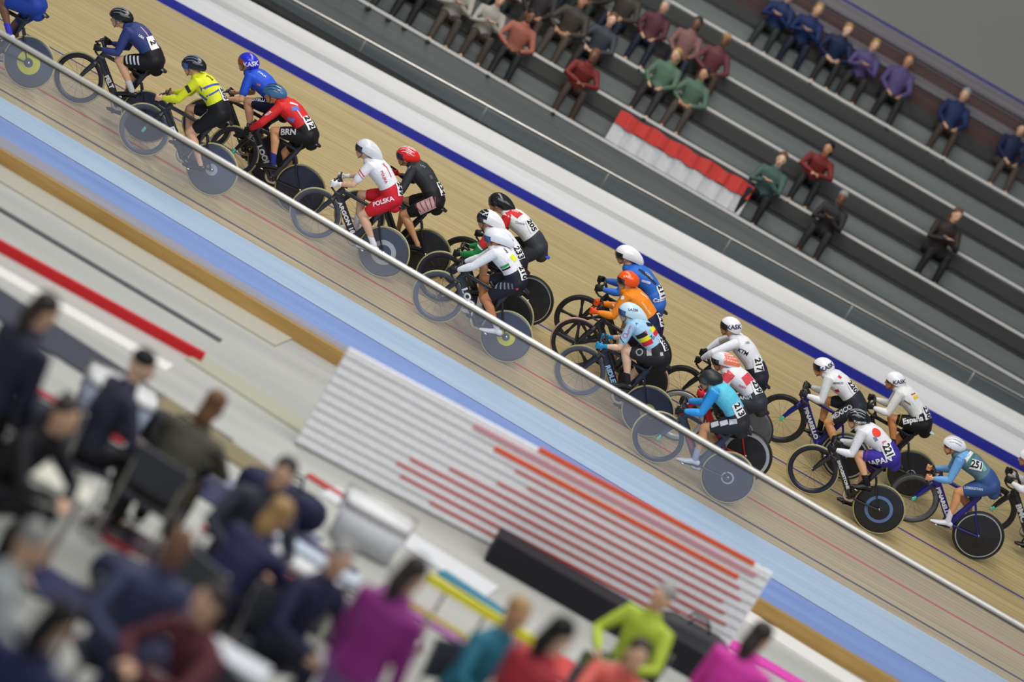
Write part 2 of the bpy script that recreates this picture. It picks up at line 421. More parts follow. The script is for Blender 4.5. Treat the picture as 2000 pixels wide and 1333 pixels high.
def make_bike(M, label, fr='spoke', rr='disc', ft='tan', rt='tan', frim='navy', rrim='navy', frame=None, down=None, theta=-math.pi / 2,
              hand=V((.60, .19, .83)), hub=None, accent=None, saddle=None, fork_c=None, acc_tip=None):
    frame = frame or carbon
    b = empty('track_bicycle', M, label, 'bicycle', 'track bicycles in the race')
    wheel('front_wheel', b, FA, fr, ft, frim, hub)
    wheel('rear_wheel', b, RA, rr, rt, rrim, None, accent)
    hb, ht = V((.455, 0, .665)), V((.415, 0, .79)); sc = V((-.145, 0, .80)); mb = MB()
    airfoil(mb, V((.435, 0, .70)), BB + V((0, 0, .01)), .052, .050, .024)                              # down tube
    airfoil(mb, V((.42, 0, .765)), sc - V((0, 0, .03)), .028, .024, .017)             # top tube
    airfoil(mb, BB, sc, .050, .036, .016)                                            # seat tube
    mb.tube([hb, ht], [(.024, .036), (.022, .034)], 12)
    mb.tube([BB - V((0, .035, 0)), BB + V((0, .035, 0))], .034, 14, side=V((1, 0, 0)))
    for s in (-1, 1):
        mb.tube([BB + V((-.02, s * .025, 0)), V((-.20, s * .045, .305)), RA + V((0, s * .055, 0))], [(.009, .018), (.007, .015), (.008, .013)], 8)
        mb.tube([sc + V((-.01, s * .012, -.12)), V((-.27, s * .045, .50)), RA + V((0, s * .055, 0))], [(.008, .018), (.006, .013), (.006, .011)], 8)
    b_fr = link('frame', fused_mesh(mb, 'frame', frame, .007, 1), b)
    mb = MB(); c = hb + V((.004, 0, -.01))
    for s in (-1, 1): mb.tube([c + V((0, 0, .0)), c + V((.012, s * .038, -.05)), V((.53, s * .046, .46)), FA + V((0, s * .05, 0))], [(.017, .032), (.011, .035), (.009, .029), (.008, .016)], 10)
    fk = link('fork', fused_mesh(mb, 'fork', fork_c or frame, .006, 1), b)
    if acc_tip:
        mb = MB(); mb.tube([FA + V((-.012, .05, .045)), FA + V((0, .052, -.012))], [(.012, .018), (.012, .016)], 10); mb.build('fork_tip', acc_tip, b)
    # bars: stem, tops, drops; the hooks pass through the rider's hands
    st = V((.43, 0, .825)); cl = V((.52, 0, hand.z + .055)); yb = abs(hand.y)
    mb = MB(); mb.tube([ht, st, cl], [.019, .02, .018], 10); mb.tube([cl - V((0, .03, 0)), cl + V((0, .03, 0))], .022, 10, side=V((1, 0, 0))); mb.build('stem', carbon, b)
    for s in (-1, 1):
        p = [cl, cl + V((.005, s * yb * .55, 0)), cl + V((.02, s * yb * .92, -.002)), V((hand.x - .005, s * yb, hand.z + .045)), V((hand.x + .015, s * yb, hand.z)), V((hand.x, s * yb, hand.z - .055)), V((hand.x - .06, s * yb, hand.z - .085)), V((hand.x - .13, s * yb, hand.z - .085))]
        MB().tube(p, [.013, .013, .0135, .0135, .0135, .0135, .0135, .014], 10, side=V((0, 0, 1))).build('handlebar', carbon, b)
    # seatpost and saddle
    mb = MB(); mb.tube([sc - V((0, 0, .05)), V((-.165, 0, .925))], [(.012, .020), (.012, .018)], 10); mb.build('seatpost', carbon, b)
    mb = MB(); mb.tube([V((-.365, 0, .960)), V((-.32, 0, .967)), V((-.22, 0, .958)), V((-.12, 0, .955)), V((-.05, 0, .952))], [(.055, .014), (.068, .02), (.05, .018), (.022, .016), (.016, .012)], 14)
    mb.build('saddle', saddle or blk, b)
    # drivetrain
    mb = MB(); y = -.045
    pr = [(.092, .002), (.098, 0), (.092, -.002), (.066, -.002), (.066, .002)]
    mb.lathe_y(BB + V((0, y, 0)), pr, 44)
    for k in range(5):
        a = 2 * math.pi * k / 5 + theta; mb.beam(BB + V((0, y, 0)), BB + V((.075 * math.cos(a), y, .075 * math.sin(a))), .004, .018, up=V((0, 1, 0)))
    mb.build('chainring', steel, b, sharp=40)
    mb = MB(); r1, r2 = .096, .032; n = 20
    loop = [BB + V((r1 * math.cos(a), y, r1 * math.sin(a))) for a in [math.pi / 2 - math.pi * k / n for k in range(n + 1)]]
    loop += [RA + V((r2 * math.cos(a), y, r2 * math.sin(a))) for a in [-math.pi / 2 - math.pi * k / 10 for k in range(11)]]
    mb.tube(loop, [(.004, .005)] * len(loop), 6, closed=True, side=V((0, 1, 0))); mb.build('chain', chainm, b)
    for s in (1, -1):
        a = theta if s > 0 else theta + math.pi
        p0 = BB + V((0, s * .062, 0)); p1 = BB + V((.165 * math.cos(a), s * .075, .165 * math.sin(a)))
        MB().tube([p0, p1], [(.008, .017), (.007, .012)], 10).build('crank', carbon, b)
        MB().tube([p1, p1 + V((0, s * .03, 0)), p1 + V((0, s * .095, 0))], [(.008, .008), (.026, .010), (.026, .010)], 10, side=V((1, 0, 0))).build('pedal', steel, b)
    return b, b_fr

# ------------------------------------------------------------------ riders
def skinmat(r, g, b):
    k = ('skin', r, g, b)
    if k not in _mc:
        m = mat('skin_%d_%d_%d' % (r, g, b), srgb(r, g, b), .5, noise=.07, nscale=14); _mc[k] = m
        m.node_tree.nodes['Principled BSDF'].inputs['Subsurface Weight'].default_value = 0.0
    return _mc[k]
def glossy(r, g, b): return paint(r, g, b, .18)
hair_d = mat('dark_brown_hair', srgb(46, 34, 28), .6, noise=.3, nscale=80); hair_b = mat('blond_hair', srgb(176, 140, 84), .55, noise=.3, nscale=80)
glass_k = mat('smoked_visor', (.012, .013, .018), .08, spec=.8); glass_b = mat('blue_mirror_visor', (.04, .11, .32), .08, .5, spec=.8)
eye_w = mat('eye_white', (.8, .8, .78), .2); eye_d = mat('eye_dark', (.03, .02, .015), .15); lip = mat('lips', srgb(168, 96, 88), .5)
def hand_loft(mb, Wp, G, b, lat, grow=0.0, s=1.0):
    """palm, five separate fingers and thumb closed round a bar of axis b at G; lat points to the back-of-hand side"""
    a = (G - Wp).normalized(); o = (a - b * a.dot(b)).normalized(); lat = (lat - b * lat.dot(b) - o * lat.dot(o)).normalized()
    r = .021 * s; g = grow
    palm = G + lat * .024 * s - o * .018 * s
    mb.tube([Wp, Wp.lerp(palm, .45), palm, G + lat * .030 * s + o * .004], [(.020 + g, .017 + g), (.028 + g, .017 + g), (.040 * s + g, .017 + g), (.040 * s + g, .012 + g)], 12, side=b)
    for k, (off, L) in enumerate(((-.031, .80), (-.0105, .95), (.0105, 1.0), (.031, .93))):
        pts = []
        for th in (75, 35, -5, -50, -95, -140):
            t = math.radians(75 - (75 - th) * L); rr = r + .010 * s + (.006 if th > 20 else 0)
            pts.append(G + b * off * s + o * (rr * math.cos(t)) + lat * (rr * math.sin(t)))
        mb.tube(pts, [.0095 + g, .0095 + g, .009 + g, .0085 + g, .008 + g, .0072 + g], 8, side=b)
    th = [palm - o * .012 + b * .026 * s - lat * .006, G + b * .044 * s - o * .020 - lat * .012, G + b * .040 * s - lat * .026 - o * .004, G + b * .022 * s - lat * .031 + o * .016]
    mb.tube(th, [.013 + g, .012 + g, .0105 + g, .009 + g], 8, side=b)
def ik(h, a, l1, l2, fwd):
    d = a - h; L = min(d.length, l1 + l2 - .004); u = d.normalized()
    x = (l1 * l1 - l2 * l2 + L * L) / (2 * L); hgt = math.sqrt(max(l1 * l1 - x * x, 1e-6))
    n = (fwd - u * fwd.dot(u)).normalized()
    return h + u * x + n * hgt
def foot_pose(theta, s):
    P = BB + V((.165 * math.cos(theta), s * .125, .165 * math.sin(theta)))
    pitch = math.radians(-14 - 10 * math.sin(theta) * .5)
    fx = V((math.cos(pitch), 0, math.sin(pitch))); fz = V((-math.sin(pitch), 0, math.cos(pitch)))
    ball = P + fz * .030; ank = ball - fx * .125 + fz * .065
    return P, ball, ank, fx, fz
HIP = V((-.185, .085, 1.01)); L1, L2 = .425, .405
def legs_for(theta, s, hip):
    P, ball, ank, fx, fz = foot_pose(theta, s)
    knee = ik(hip, ank, L1, L2, V((1, 0, .25)))
    return P, ball, ank, fx, fz, knee
def make_rider(M, spec):
    Mi = M.inverted(); L = lambda k, y, d: (local_at(Mi, spec[k][0], spec[k][1], y) if spec.get(k) else V(d))
    rider = empty('person', M, spec['label'], 'person', 'racing cyclists on the track')
    sk = skinmat(*spec.get('skin', (214, 168, 134)))
    hc = L('head', 0, (.44, 0, 1.40)); sh = L('sh', .15, (.24, .15, 1.27)); el = L('el', .20, (.40, .20, 1.02)); hd = L('hand', .19, (.60, .19, .84))
    ua, fa = .305, .265
    # keep limb lengths human while following the photographed joints
    tor = sh - V((-.18, .15, 1.0))
    tl = max(.43, min(.55, V((tor.x, 0, tor.z)).length)); dr = V((tor.x, 0, tor.z)).normalized(); shx = V((-.18, .15, 1.0)) + dr * tl
    sh = V((shx.x, .165, shx.z))
    dd = hd - sh; mx_ = ua + fa - .012
    if dd.length > mx_: sh = hd - dd.normalized() * mx_
    bend = el - (sh + hd) / 2
    if bend.length < .01: bend = V((0, .02, -.1))
    bend = V((bend.x, max(.02, bend.y), bend.z)); el = ik(sh, hd, ua, fa, bend)
    out = {'hand': hd}
    theta = spec.get('theta')
    if theta is None:
        best = 1e9; theta = -math.pi / 2
        for k in range(72):
            t = 2 * math.pi * k / 72; e = 0
            for key, s in (('kn', 1), ('kf', -1)):
                if spec.get(key):
                    kp = legs_for(t if s > 0 else t + math.pi, s, V((HIP.x, s * HIP.y, HIP.z)))[5]
                    q = proj(M @ kp); e += (q[0] - spec[key][0]) ** 2 + (q[1] - spec[key][1]) ** 2
            if e < best: best, theta = e, t
    else: theta = math.radians(theta)
    out['theta'] = theta
    body = MB(); suit = MB(); shorts = MB(); gl = spec.get('glove')
    jm = spec['jersey']; sm_ = spec['shorts']; slv = spec.get('sleeve', 'long'); arm_m = spec.get('arm_mat')
    # torso line, arched back
    pel = V((-.195, 0, 1.00)); shm = V((sh.x, 0, sh.z)); ax = (shm - pel); n = V((-ax.z, 0, ax.x)).normalized()
    arch = spec.get('arch', .045)
    def T(t): return pel + ax * t + n * (arch * 4 * t * (1 - t) - .005)
    st = [(-.14, .105, .080), (0, .145, .100), (.14, .150, .108), (.22, .152, .114), (.45, .145, .112), (.68, .162, .124), (.88, .175, .118), (1.0, .158, .092), (1.08, .088, .064)]
    def torso(mb, grow, t0, t1):
        pts = [(T(t), (w_ + grow, h_ + grow)) for t, w_, h_ in st if t0 <= t <= t1]
        mb.tube([p for p, r in pts], [r for p, r in pts], 18, side=V((0, 1, 0)))
    torso(body, 0, -1, 2); torso(suit, .011, .12, 2)
    hn = V((hc.x, 0, hc.z)); pitch = math.radians(spec.get('pitch', -12))
    fwd = V((math.cos(pitch), 0, math.sin(pitch))); up = V((-math.sin(pitch), 0, math.cos(pitch)))
    yaw = math.radians(spec.get('yaw', 0)); R = Matrix.Rotation(yaw, 3, 'Z')
    Rm = R @ Matrix(((fwd.x, 0, up.x), (0, 1, 0), (fwd.z, 0, up.z)))
    skc = hn - up * .025
    neck0 = shm + V((0, 0, .0)) + ax.normalized() * .02
    nb = skc + Rm @ V((-.035, 0, -.06))
    body.tube([neck0, neck0.lerp(nb, .55), nb], [(.075, .062), (.052, .056), (.050, .056)], 12)
    suit.tube([neck0, neck0.lerp(nb, .30)], [(.082, .07), (.060, .064)], 12)
    # head: skull, cheeks, jaw, nose, brow, ears
    body.ell(skc, (.098, .076, .100), rot=Rm); body.ell(skc + Rm @ V((.030, 0, -.055)), (.062, .060, .062), rot=Rm)
    body.ell(skc + Rm @ V((.052, 0, -.092)), (.030, .034, .026), rot=Rm)
    body.tube([skc + Rm @ V((.088, 0, -.012)), skc + Rm @ V((.104, 0, -.036)), skc + Rm @ V((.110, 0, -.050)), skc + Rm @ V((.092, 0, -.058))], [.010, .011, .0125, .012], 8)
    body.tube([skc + Rm @ V((.075, -.045, .004)), skc + Rm @ V((.092, 0, .008)), skc + Rm @ V((.075, .045, .004))], .012, 8, side=V((0, 0, 1)))
    for s in (-1, 1): body.ell(skc + Rm @ V((-.008, s * .076, -.030)), (.017, .009, .026), 8, 6, rot=Rm)
    sock = spec.get('sock'); shoe = spec.get('shoe', blk)
    wl = spec.get('wrist_far')
    sleeve_pts = {}
    for s in (1, -1):
        S_ = lambda p: V((p.x, s * abs(p.y), p.z))
        shs, els, hds = S_(sh), S_(el), S_(hd)
        bax = V((.20, 0, 1)).normalized(); lat = V((0, s, 0)); fd = (hds - els).normalized()
        wr = hds - fd * .075 + V((0, s * .012, .0))
        dirw = (els - shs).normalized()
        dl = V((T(.93).x, s * .105, T(.93).z))
        body.tube([dl, shs, shs.lerp(els, .35), shs.lerp(els, .8), els, els.lerp(wr, .25), els.lerp(wr, .7), wr], [(.075, .07), (.060, .058), (.049, .049), (.040, .041), (.038, .040), (.040, .041), (.029, .031), (.024, .023)], 14)
        hand_loft(body, wr, hds, bax, lat, -.0015 if gl else 0)
        if gl:
            g = MB(); hand_loft(g, wr, hds, bax, lat, .0015); g.tube([wr, wr - fd * .03], [.027, .030], 10)
            link('glove', fused_mesh(g, 'glove', gl, .0055, 1), rider)
        k1 = 1.0 if slv == 'long' else (.72 if slv == 'short' else .5)
        am = MB() if arm_m else suit
        g = .008
        pts = [dl, shs, shs.lerp(els, .35 if k1 == 1 else .3)]; rr = [(.088, .083), (.073, .071), (.061, .062)]
        if slv == 'long':
            pts += [shs.lerp(els, .8), els, els.lerp(wr, .25), els.lerp(wr, .7), wr.lerp(els, .04)]; rr += [(.051, .053), (.048, .050), (.050, .052), (.040, .042), (.032, .032)]
        else:
            pts += [shs.lerp(els, k1 * .8), shs.lerp(els, k1)]; rr += [(.056, .058), (.053, .055)]
        sleeve_pts[s] = (shs, els, wr)
        if arm_m:
            suit.tube(pts[:2], rr[:2], 14); am.tube(pts[1:], rr[1:], 14); ao = link('sleeve', fused_mesh(am, 'sleeve', arm_m, .010, 1), rider)
        else: suit.tube(pts, rr, 14)
        # leg
        hip = V((HIP.x, s * HIP.y, HIP.z)); th = theta if s > 0 else theta + math.pi
        P, ball, ank, fx, fz, knee = legs_for(th, s, hip)
        if s > 0: out['knee'] = knee; out['hip'] = hip
        body.tube([hip + V((.0, 0, .01)), hip.lerp(knee, .25), hip.lerp(knee, .6), hip.lerp(knee, .9), knee + (knee - hip).normalized() * .008], [(.068, .076), (.083, .093), (.074, .080), (.055, .059), (.050, .053)], 16)
        cb = V((-1, 0, 0))
        sd_ = knee.lerp(ank, .3) + cb * .016
        body.tube([knee, knee.lerp(ank, .12), sd_, knee.lerp(ank, .62) + cb * .008, knee.lerp(ank, .88), ank, ank - fz * .02], [(.050, .052), (.048, .052), (.050, .058), (.037, .042), (.027, .032), (.029, .034), (.028, .032)], 14)
        body.tube([ank - fx * .03 - fz * .035, ball - fx * .02 + fz * .005, ball + fx * .05], [(.028, .03), (.036, .022), (.030, .014)], 10)
        shorts.tube([hip + V((-.012, 0, .012)), hip.lerp(knee, .25), hip.lerp(knee, .55), hip.lerp(knee, .74)], [(.092, .104), (.098, .108), (.088, .094), (.074, .079)], 16)
        sm = MB()
        sm.tube([ank - fx * .045 - fz * .045, ank + fx * .01 - fz * .038, ball - fx * .02 + fz * .004, ball + fx * .045 - fz * .002, ball + fx * .085 - fz * .006], [(.031, .036), (.036, .038), (.046, .028), (.042, .021), (.026, .014)], 14)
        if spec.get('overshoe'): sm.tube([ank - fz * .04, ank + (knee - ank) * .03, ank.lerp(knee, spec['overshoe'])], [(.036, .042), (.034, .039), (.034, .039)], 12)
        so = link('shoe', fused_mesh(sm, 'shoe', shoe, .007, 1), rider)
        mb = MB(); mb.tube([ank - fx * .05 - fz * .085, ball - fx * .02 - fz * .028, ball + fx * .08 - fz * .018], [(.026, .006), (.038, .005), (.026, .005)], 10, side=V((0, 1, 0))); mb.build('sole', blk, so)
        if sock and not spec.get('overshoe'):
            mb = MB(); mb.tube([ank - fz * .01, ank + (knee - ank) * .12, ank.lerp(knee, .30)], [(.035, .041), (.034, .039), (.037, .042)], 12); mb.build('sock', sock, rider)
        if spec.get('cuff'):
            d_ = (knee - hip); mb = MB(); mb.tube([hip.lerp(knee, .66), hip.lerp(knee, .745)], [(.076, .082), (.073, .079)], 16, round_=False); mb.build('leg_band', spec['cuff'], rider)
    # pelvis and seat of the shorts
    body.tube([pel + V((-.005, 0, -.05)), pel + V((0, 0, .03))], [(.12, .080), (.125, .085)], 16)
    shorts.tube([T(-.15), T(0), T(.18), T(spec.get('waist', .29))], [(.115, .092), (.178, .132), (.173, .134), (.168, .132)], 18)
    bo = link('body', fused_mesh(body, 'body', sk, .0085, 2), rider)
    jo = link(spec.get('top_name', 'jersey'), fused_mesh(suit, 'jersey', jm, .0105, 3), rider)
    so = link('shorts', fused_mesh(shorts, 'shorts', sm_, .0105, 3), rider)
    # eyes and mouth
    for s in (-1, 1):
        MB().ell(skc + Rm @ V((.078, s * .030, -.012)), (.011, .013, .008), 8, 6, rot=Rm).build('eye', eye_w, rider)
        e = rider.children[-1] if False else None
        MB().ell(skc + Rm @ V((.087, s * .031, -.013)), (.004, .005, .005), 8, 6, rot=Rm).build('iris', eye_d, rider)
    MB().tube([skc + Rm @ V((.083, -.020, -.076)), skc + Rm @ V((.091, 0, -.077)), skc + Rm @ V((.083, .020, -.076))], [(.004, .003), (.007, .004), (.004, .003)], 8, side=V((0, 0, 1))).build('mouth', lip, rider)
    # helmet
    hk = spec.get('helmet', 'round'); hm = spec['helmet_mat']; hc_ = hn
    af, ab, aw, ah, tail = {'round': (.135, .150, .112, .118, 0), 'vent': (.140, .155, .112, .112, .02), 'aero': (.135, .165, .112, .118, .09), 'tail': (.14, .175, .112, .110, .05)}[hk]
    n1, n2 = 28, 10; mb = MB()
    def hpt(az, ph, grow=1.0):
        c, s = math.cos(az), math.sin(az); back = max(0, -c)
        a_ = af if c > 0 else ab + tail * back * back
        x = a_ * math.sin(ph) * c; y = aw * math.sin(ph) * s * (1 - .25 * back * back * (1 if tail else .3)); z = ah * math.cos(ph)
        if c < 0 and tail: z -= tail * .35 * (max(0, -x) / ab) ** 2
        return hc_ + Rm @ (V((x, y, z)) * grow)
    def edge(az):
        c = math.cos(az)
        return math.radians(88 + 8 * (1 - abs(c)) * 1 + (26 if c < 0 else 0) * (-c if c < 0 else 0) + 10 * max(0, math.sin(az) ** 2))
    base = []
    for j in range(n2 + 1):
        for k in range(n1):
            az = 2 * math.pi * k / n1; mb.v.append(hpt(az, max(.02, edge(az) * j / n2)))
    for j in range(n2 + 1):
        for k in range(n1):
            az = 2 * math.pi * k / n1; mb.v.append(hpt(az, max(.02, edge(az) * (n2 - j) / n2), .90))
    R_ = 2 * (n2 + 1)
    for j in range(R_ - 1):
        for k in range(n1): mb.face(j * n1 + k, j * n1 + (k + 1) % n1, (j + 1) * n1 + (k + 1) % n1, (j + 1) * n1 + k)
    mb.face(*range(n1)); mb.face(*[(R_ - 1) * n1 + k for k in range(n1)])
    helmet = mb.build('helmet', hm, rider, sharp=60)
    def patch(name, azs, phs, m, grow=1.015, parent=None, th=.004):
        mb = MB(); na, np_ = len(azs), len(phs)
        for g in (grow, grow - th / .12):
            for p in phs:
                for a in azs: mb.v.append(hpt(math.radians(a), math.radians(p), g))
        for j in range(np_ - 1):
            for k in range(na - 1):
                q = j * na + k; mb.face(q, q + 1, q + na + 1, q + na); q += na * np_; mb.face(q, q + na, q + na + 1, q + 1)
        rim = [k for k in range(na)] + [j * na + na - 1 for j in range(1, np_)] + [(np_ - 1) * na + k for k in range(na - 2, -1, -1)] + [j * na for j in range(np_ - 2, 0, -1)]
        for i in range(len(rim)):
            a, b = rim[i], rim[(i + 1) % len(rim)]; mb.face(a, b, b + na * np_, a + na * np_)
        return mb.build(name, m, parent or rider, sharp=50)
    if spec.get('visor'):
        patch('visor', list(range(-78, 79, 12)), [80, 90, 100, 110, 118], spec['visor'], 1.02)
    elif spec.get('glasses'):
        mb = MB(); pts = [skc + Rm @ V((.02, s * .085, -.005)) for s in (-1,)] + [skc + Rm @ V((.085, -.05, -.012)), skc + Rm @ V((.108, 0, -.012)), skc + Rm @ V((.085, .05, -.012)), skc + Rm @ V((.02, .085, -.005))]
        mb.tube(pts, [(.006, .003), (.018, .004), (.018, .004), (.018, .004), (.006, .003)], 8, side=Rm @ V((0, 0, 1))); mb.build('glasses', glass_k, rider)
    if hk in ('vent',) or spec.get('vents'):
        vm = spec.get('vent_mat', blk)
        for a0 in (-62, -36, -12, 12, 36, 62):
            # long slots running front to back: constant lateral angle
            mb = MB(); pts = []
            for q in range(7):
                x = .095 - .19 * q / 6; yv_ = math.sin(math.radians(a0)) * aw * .93 * (1 - .3 * (x / .15) ** 2)
                a_ = af if x > 0 else ab
                zq = 1 - (x / a_) ** 2 - (yv_ / aw) ** 2
                if zq < .05: continue
                pts.append(hc_ + Rm @ V((x, yv_, ah * math.sqrt(zq) + .0005)))
            if len(pts) > 2:
                k = len(pts); mb.tube(pts, [(.0035 if i in (0, k - 1) else .0085, .004) for i in range(k)], 8, side=Rm @ V((0, 1, 0))); mb.build('vent', vm, helmet)
    if spec.get('helmet_band'):
        patch('helmet_band', list(range(100, 261, 12)), [20, 40, 60, 80, 96], spec['helmet_band'], 1.012, helmet)
    if spec.get('helmet_front'):
        patch('helmet_front', list(range(-95, 96, 10)), [15, 30, 50, 70, 86], spec['helmet_front'], 1.012, helmet)
    strap = [hpt(math.radians(78), math.radians(95), .97), skc + Rm @ V((.012, .072, -.07)), skc + Rm @ V((.045, .035, -.118)), skc + Rm @ V((.045, -.035, -.118)), skc + Rm @ V((.012, -.072, -.07)), hpt(math.radians(-78), math.radians(95), .97)]
    MB().tube(strap, [(.0028, .008)] * 6, 6, side=Rm @ V((1, 0, 0))).build('chin_strap', blk, helmet)
    if spec.get('hair'):
        mb = MB(); c = skc + Rm @ V((-.085, 0, -.05)); mb.ell(c, (.03, .045, .04), 10, 8, rot=Rm); mb.tube([c, c + Rm @ V((-.05, .01, -.01)), c + Rm @ V((-.09, .015, -.05))], [.022, .02, .008], 8)
        link('hair', fused_mesh(mb, 'hair', spec['hair'], .008, 1), rider)
    out.update(sleeve=next((c for c in rider.children if c.name.startswith('sleeve')), None), rider=rider, jersey=jo, shorts=so, helmet=helmet, Mi=Mi, M=M, body=bo)
    return out
# ------------------------------------------------------------------ prints and lettering lie on the cloth or tube they belong to
_bvh = {}
def bvh_of(o):
    if o.name not in _bvh:
        me = o.data; _bvh[o.name] = BVHTree.FromPolygons([v.co.copy() for v in me.vertices], [tuple(p.vertices) for p in me.polygons])
    return _bvh[o.name]
def decal(target, M, px, py, ang, verts, faces, m, name, lift=.0035):
    Mi = M.inverted(); tr = bvh_of(target); o = Mi @ CAM; d = (Mi.to_3x3() @ ray(px, py)).normalized()
    h, n, i, dist = tr.ray_cast(o, d)
    if h is None:
        t = -(o.y - .1) / d.y; h, n, i, dist = tr.find_nearest(o + d * t)
        if h is None: return None
    if n.dot(d) > 0: n = -n
    a = math.radians(ang); Tw = CR * math.cos(a) - CU * math.sin(a); T_ = Mi.to_3x3() @ Tw
    T_ = (T_ - n * T_.dot(n)).normalized(); U_ = n.cross(T_)
    out = []
    for x, y in verts:
        p = h + T_ * x + U_ * y
        q, nn, i, dd = tr.ray_cast(p + n * .08, -n, .2)
        if q is None:
            q, nn, i, dd = tr.find_nearest(p)
        if nn.dot(n) < 0: nn = -nn
        out.append(q + nn * lift)
    me = bpy.data.meshes.new(name); me.from_pydata([tuple(p) for p in out], [], faces); me.materials.append(m)
    return link(name, me, target)
def grid(w_, h_, nx=8, ny=6, skew=0.0):
    vs = [(-w_ / 2 + w_ * i / nx + skew * (j / ny - .5), -h_ / 2 + h_ * j / ny) for j in range(ny + 1) for i in range(nx + 1)]
    fs = [(j * (nx + 1) + i, j * (nx + 1) + i + 1, (j + 1) * (nx + 1) + i + 1, (j + 1) * (nx + 1) + i) for j in range(ny) for i in range(nx)]
    return vs, fs
def disc_grid(r, rin=0.0, n=24, k=3):
    vs, fs = [], []
    for j in range(k + 1):
        q = rin + (r - rin) * j / k
        for i in range(n): t = 2 * math.pi * i / n; vs.append((q * math.cos(t) , q * math.sin(t)))
    for j in range(k):
        for i in range(n): fs.append((j * n + i, j * n + (i + 1) % n, (j + 1) * n + (i + 1) % n, (j + 1) * n + i))
    return vs, fs
_tx = {}
def text_geo(s, h, bold=.02, sx=1.0):
    k = (s, h, bold, sx)
    if k not in _tx:
        c = bpy.data.curves.new('t', 'FONT'); c.body = s; c.align_x = 'CENTER'; c.align_y = 'CENTER'; c.size = 1; c.offset = bold; c.resolution_u = 3
        o = bpy.data.objects.new('t', c); COL.objects.link(o); dg = bpy.context.evaluated_depsgraph_get(); dg.update()
        me = bpy.data.meshes.new_from_object(o.evaluated_get(dg)); bm = bmesh.new(); bm.from_mesh(me)
        bmesh.ops.triangulate(bm, faces=bm.faces)
        for _ in range(2):
            le = [e for e in bm.edges if e.calc_length() > .22]
            if le: bmesh.ops.subdivide_edges(bm, edges=le, cuts=1); bmesh.ops.triangulate(bm, faces=bm.faces)
        bm.verts.ensure_lookup_table()
        f = h / .72
        _tx[k] = ([(v.co.x * f * sx, v.co.y * f) for v in bm.verts], [tuple(v.index for v in p.verts) for p in bm.faces])
        bm.free(); bpy.data.objects.remove(o); bpy.data.curves.remove(c); bpy.data.meshes.remove(me)
    return _tx[k]
ink_k = cloth(24, 24, 30); ink_w = cloth(232, 232, 232)
def word(target, M, px, py, ang, s, h, m=None, sx=1.0, lift=.0045, bold=.03):
    v, f = text_geo(s, h, bold, sx); return decal(target, M, px, py, ang, v, f, m or ink_w, 'lettering', lift)
def patchd(target, M, px, py, ang, w_, h_, m, name='stripe', skew=0, lift=.0035):
    v, f = grid(w_, h_, 8, 6, skew); return decal(target, M, px, py, ang, v, f, m, name, lift)
def bib(rider, px, py, ang, num, w_=.175, h_=.125):
    """cloth race number pinned over the small of the back, lying over jersey and shorts alike"""
    j, sh_ = rider['jersey'], rider['shorts']; key = j.name + '+'
    if key not in _bvh:
        vs, fs = [], []
        for o in (j, sh_):
            k = len(vs); vs += [v.co.copy() for v in o.data.vertices]; fs += [tuple(i + k for i in p.vertices) for p in o.data.polygons]
        _bvh[key] = BVHTree.FromPolygons(vs, fs)
    keep = _bvh.get(j.name); _bvh[j.name] = _bvh[key]
    v, f = grid(w_, h_, 14, 10); b_ = decal(j, rider['M'], px, py, ang, v, f, ink_w, 'race_number', .009)
    v, f = text_geo(num, .085, .035, .95); decal(j, rider['M'], px, py, ang, v, f, ink_k, 'lettering', .0125)
    if keep: _bvh[j.name] = keep
    else: del _bvh[j.name]

# ------------------------------------------------------------------ the race: every bicycle and rider
W_ = cloth
def spd(k, d): return d[k] if k in d else None
RACE = []
def entry(fr, re, bike, rider): RACE.append((fr, re, bike, rider))
entry((-76, 45), (57, 122), dict(label='black track bicycle at the top left corner with yellow-centred rear disc', rrim='slate', accent=(.06, .15, yel), rt='tan'),
      dict(label='person in sky blue skinsuit cut off at the top left corner', head=None, jersey=W_(92, 150, 226), shorts=W_(30, 60, 150), helmet_mat=white_p, skin=(120, 80, 58), sock=W_(60, 60, 190), theta=80, shoe=white_p, glove=W_(30, 30, 34)))
entry((154, 152), (287, 228), dict(label='black track bicycle with white down tube ridden in navy, second from the front', frim='navy', hub=paint(205, 60, 60)),
      dict(label='person in navy long-sleeved skinsuit and black vented helmet near the front', head=(235, 32), sh=(250, 60), el=(234, 97), hand=(190, 93), kn=(227, 117), jersey=W_(48, 62, 118), shorts=W_(18, 18, 24), helmet='vent', helmet_mat=glossy(26, 26, 28), vent_mat=paint(150, 152, 156), skin=(216, 168, 132), glove=W_(26, 26, 28), pitch=-16, sock=W_(200, 200, 200)))
entry((402, 240), (535, 317), dict(label='black track bicycle mostly hidden behind the yellow jersey', ft='olive', rt='olive'),
      dict(label='person in royal blue jersey and speckled blue helmet', head=(485, 121), sh=(486, 148), el=(463, 178), hand=(436, 192), kn=(464, 193), jersey=W_(36, 84, 206), sleeve='short', shorts=W_(20, 24, 58), helmet='round', helmet_mat=glossy(42, 48, 204), skin=(214, 162, 128), sock=W_(60, 60, 140), visor=mat('amber_visor', (.35, .09, .04), .1), hair=hair_b, pitch=-4))
entry((283, 254), (413, 330), dict(label='black track bicycle under the rider in yellow, red and lime fork', frim='slate', rrim='slate', accent=(.03, .075, rim_s), acc_tip=teal),
      dict(label='person in bright yellow jersey with blue chest bands', head=(377, 126), sh=(384, 160), el=(352, 181), hand=(310, 191), kn=(372, 242), kf=(372, 202), jersey=W_(222, 226, 40), shorts=W_(14, 14, 18), helmet='vent', helmet_mat=glossy(24, 26, 34), vent_mat=paint(120, 140, 160), visor=glass_b, skin=(216, 166, 130), pitch=-18))
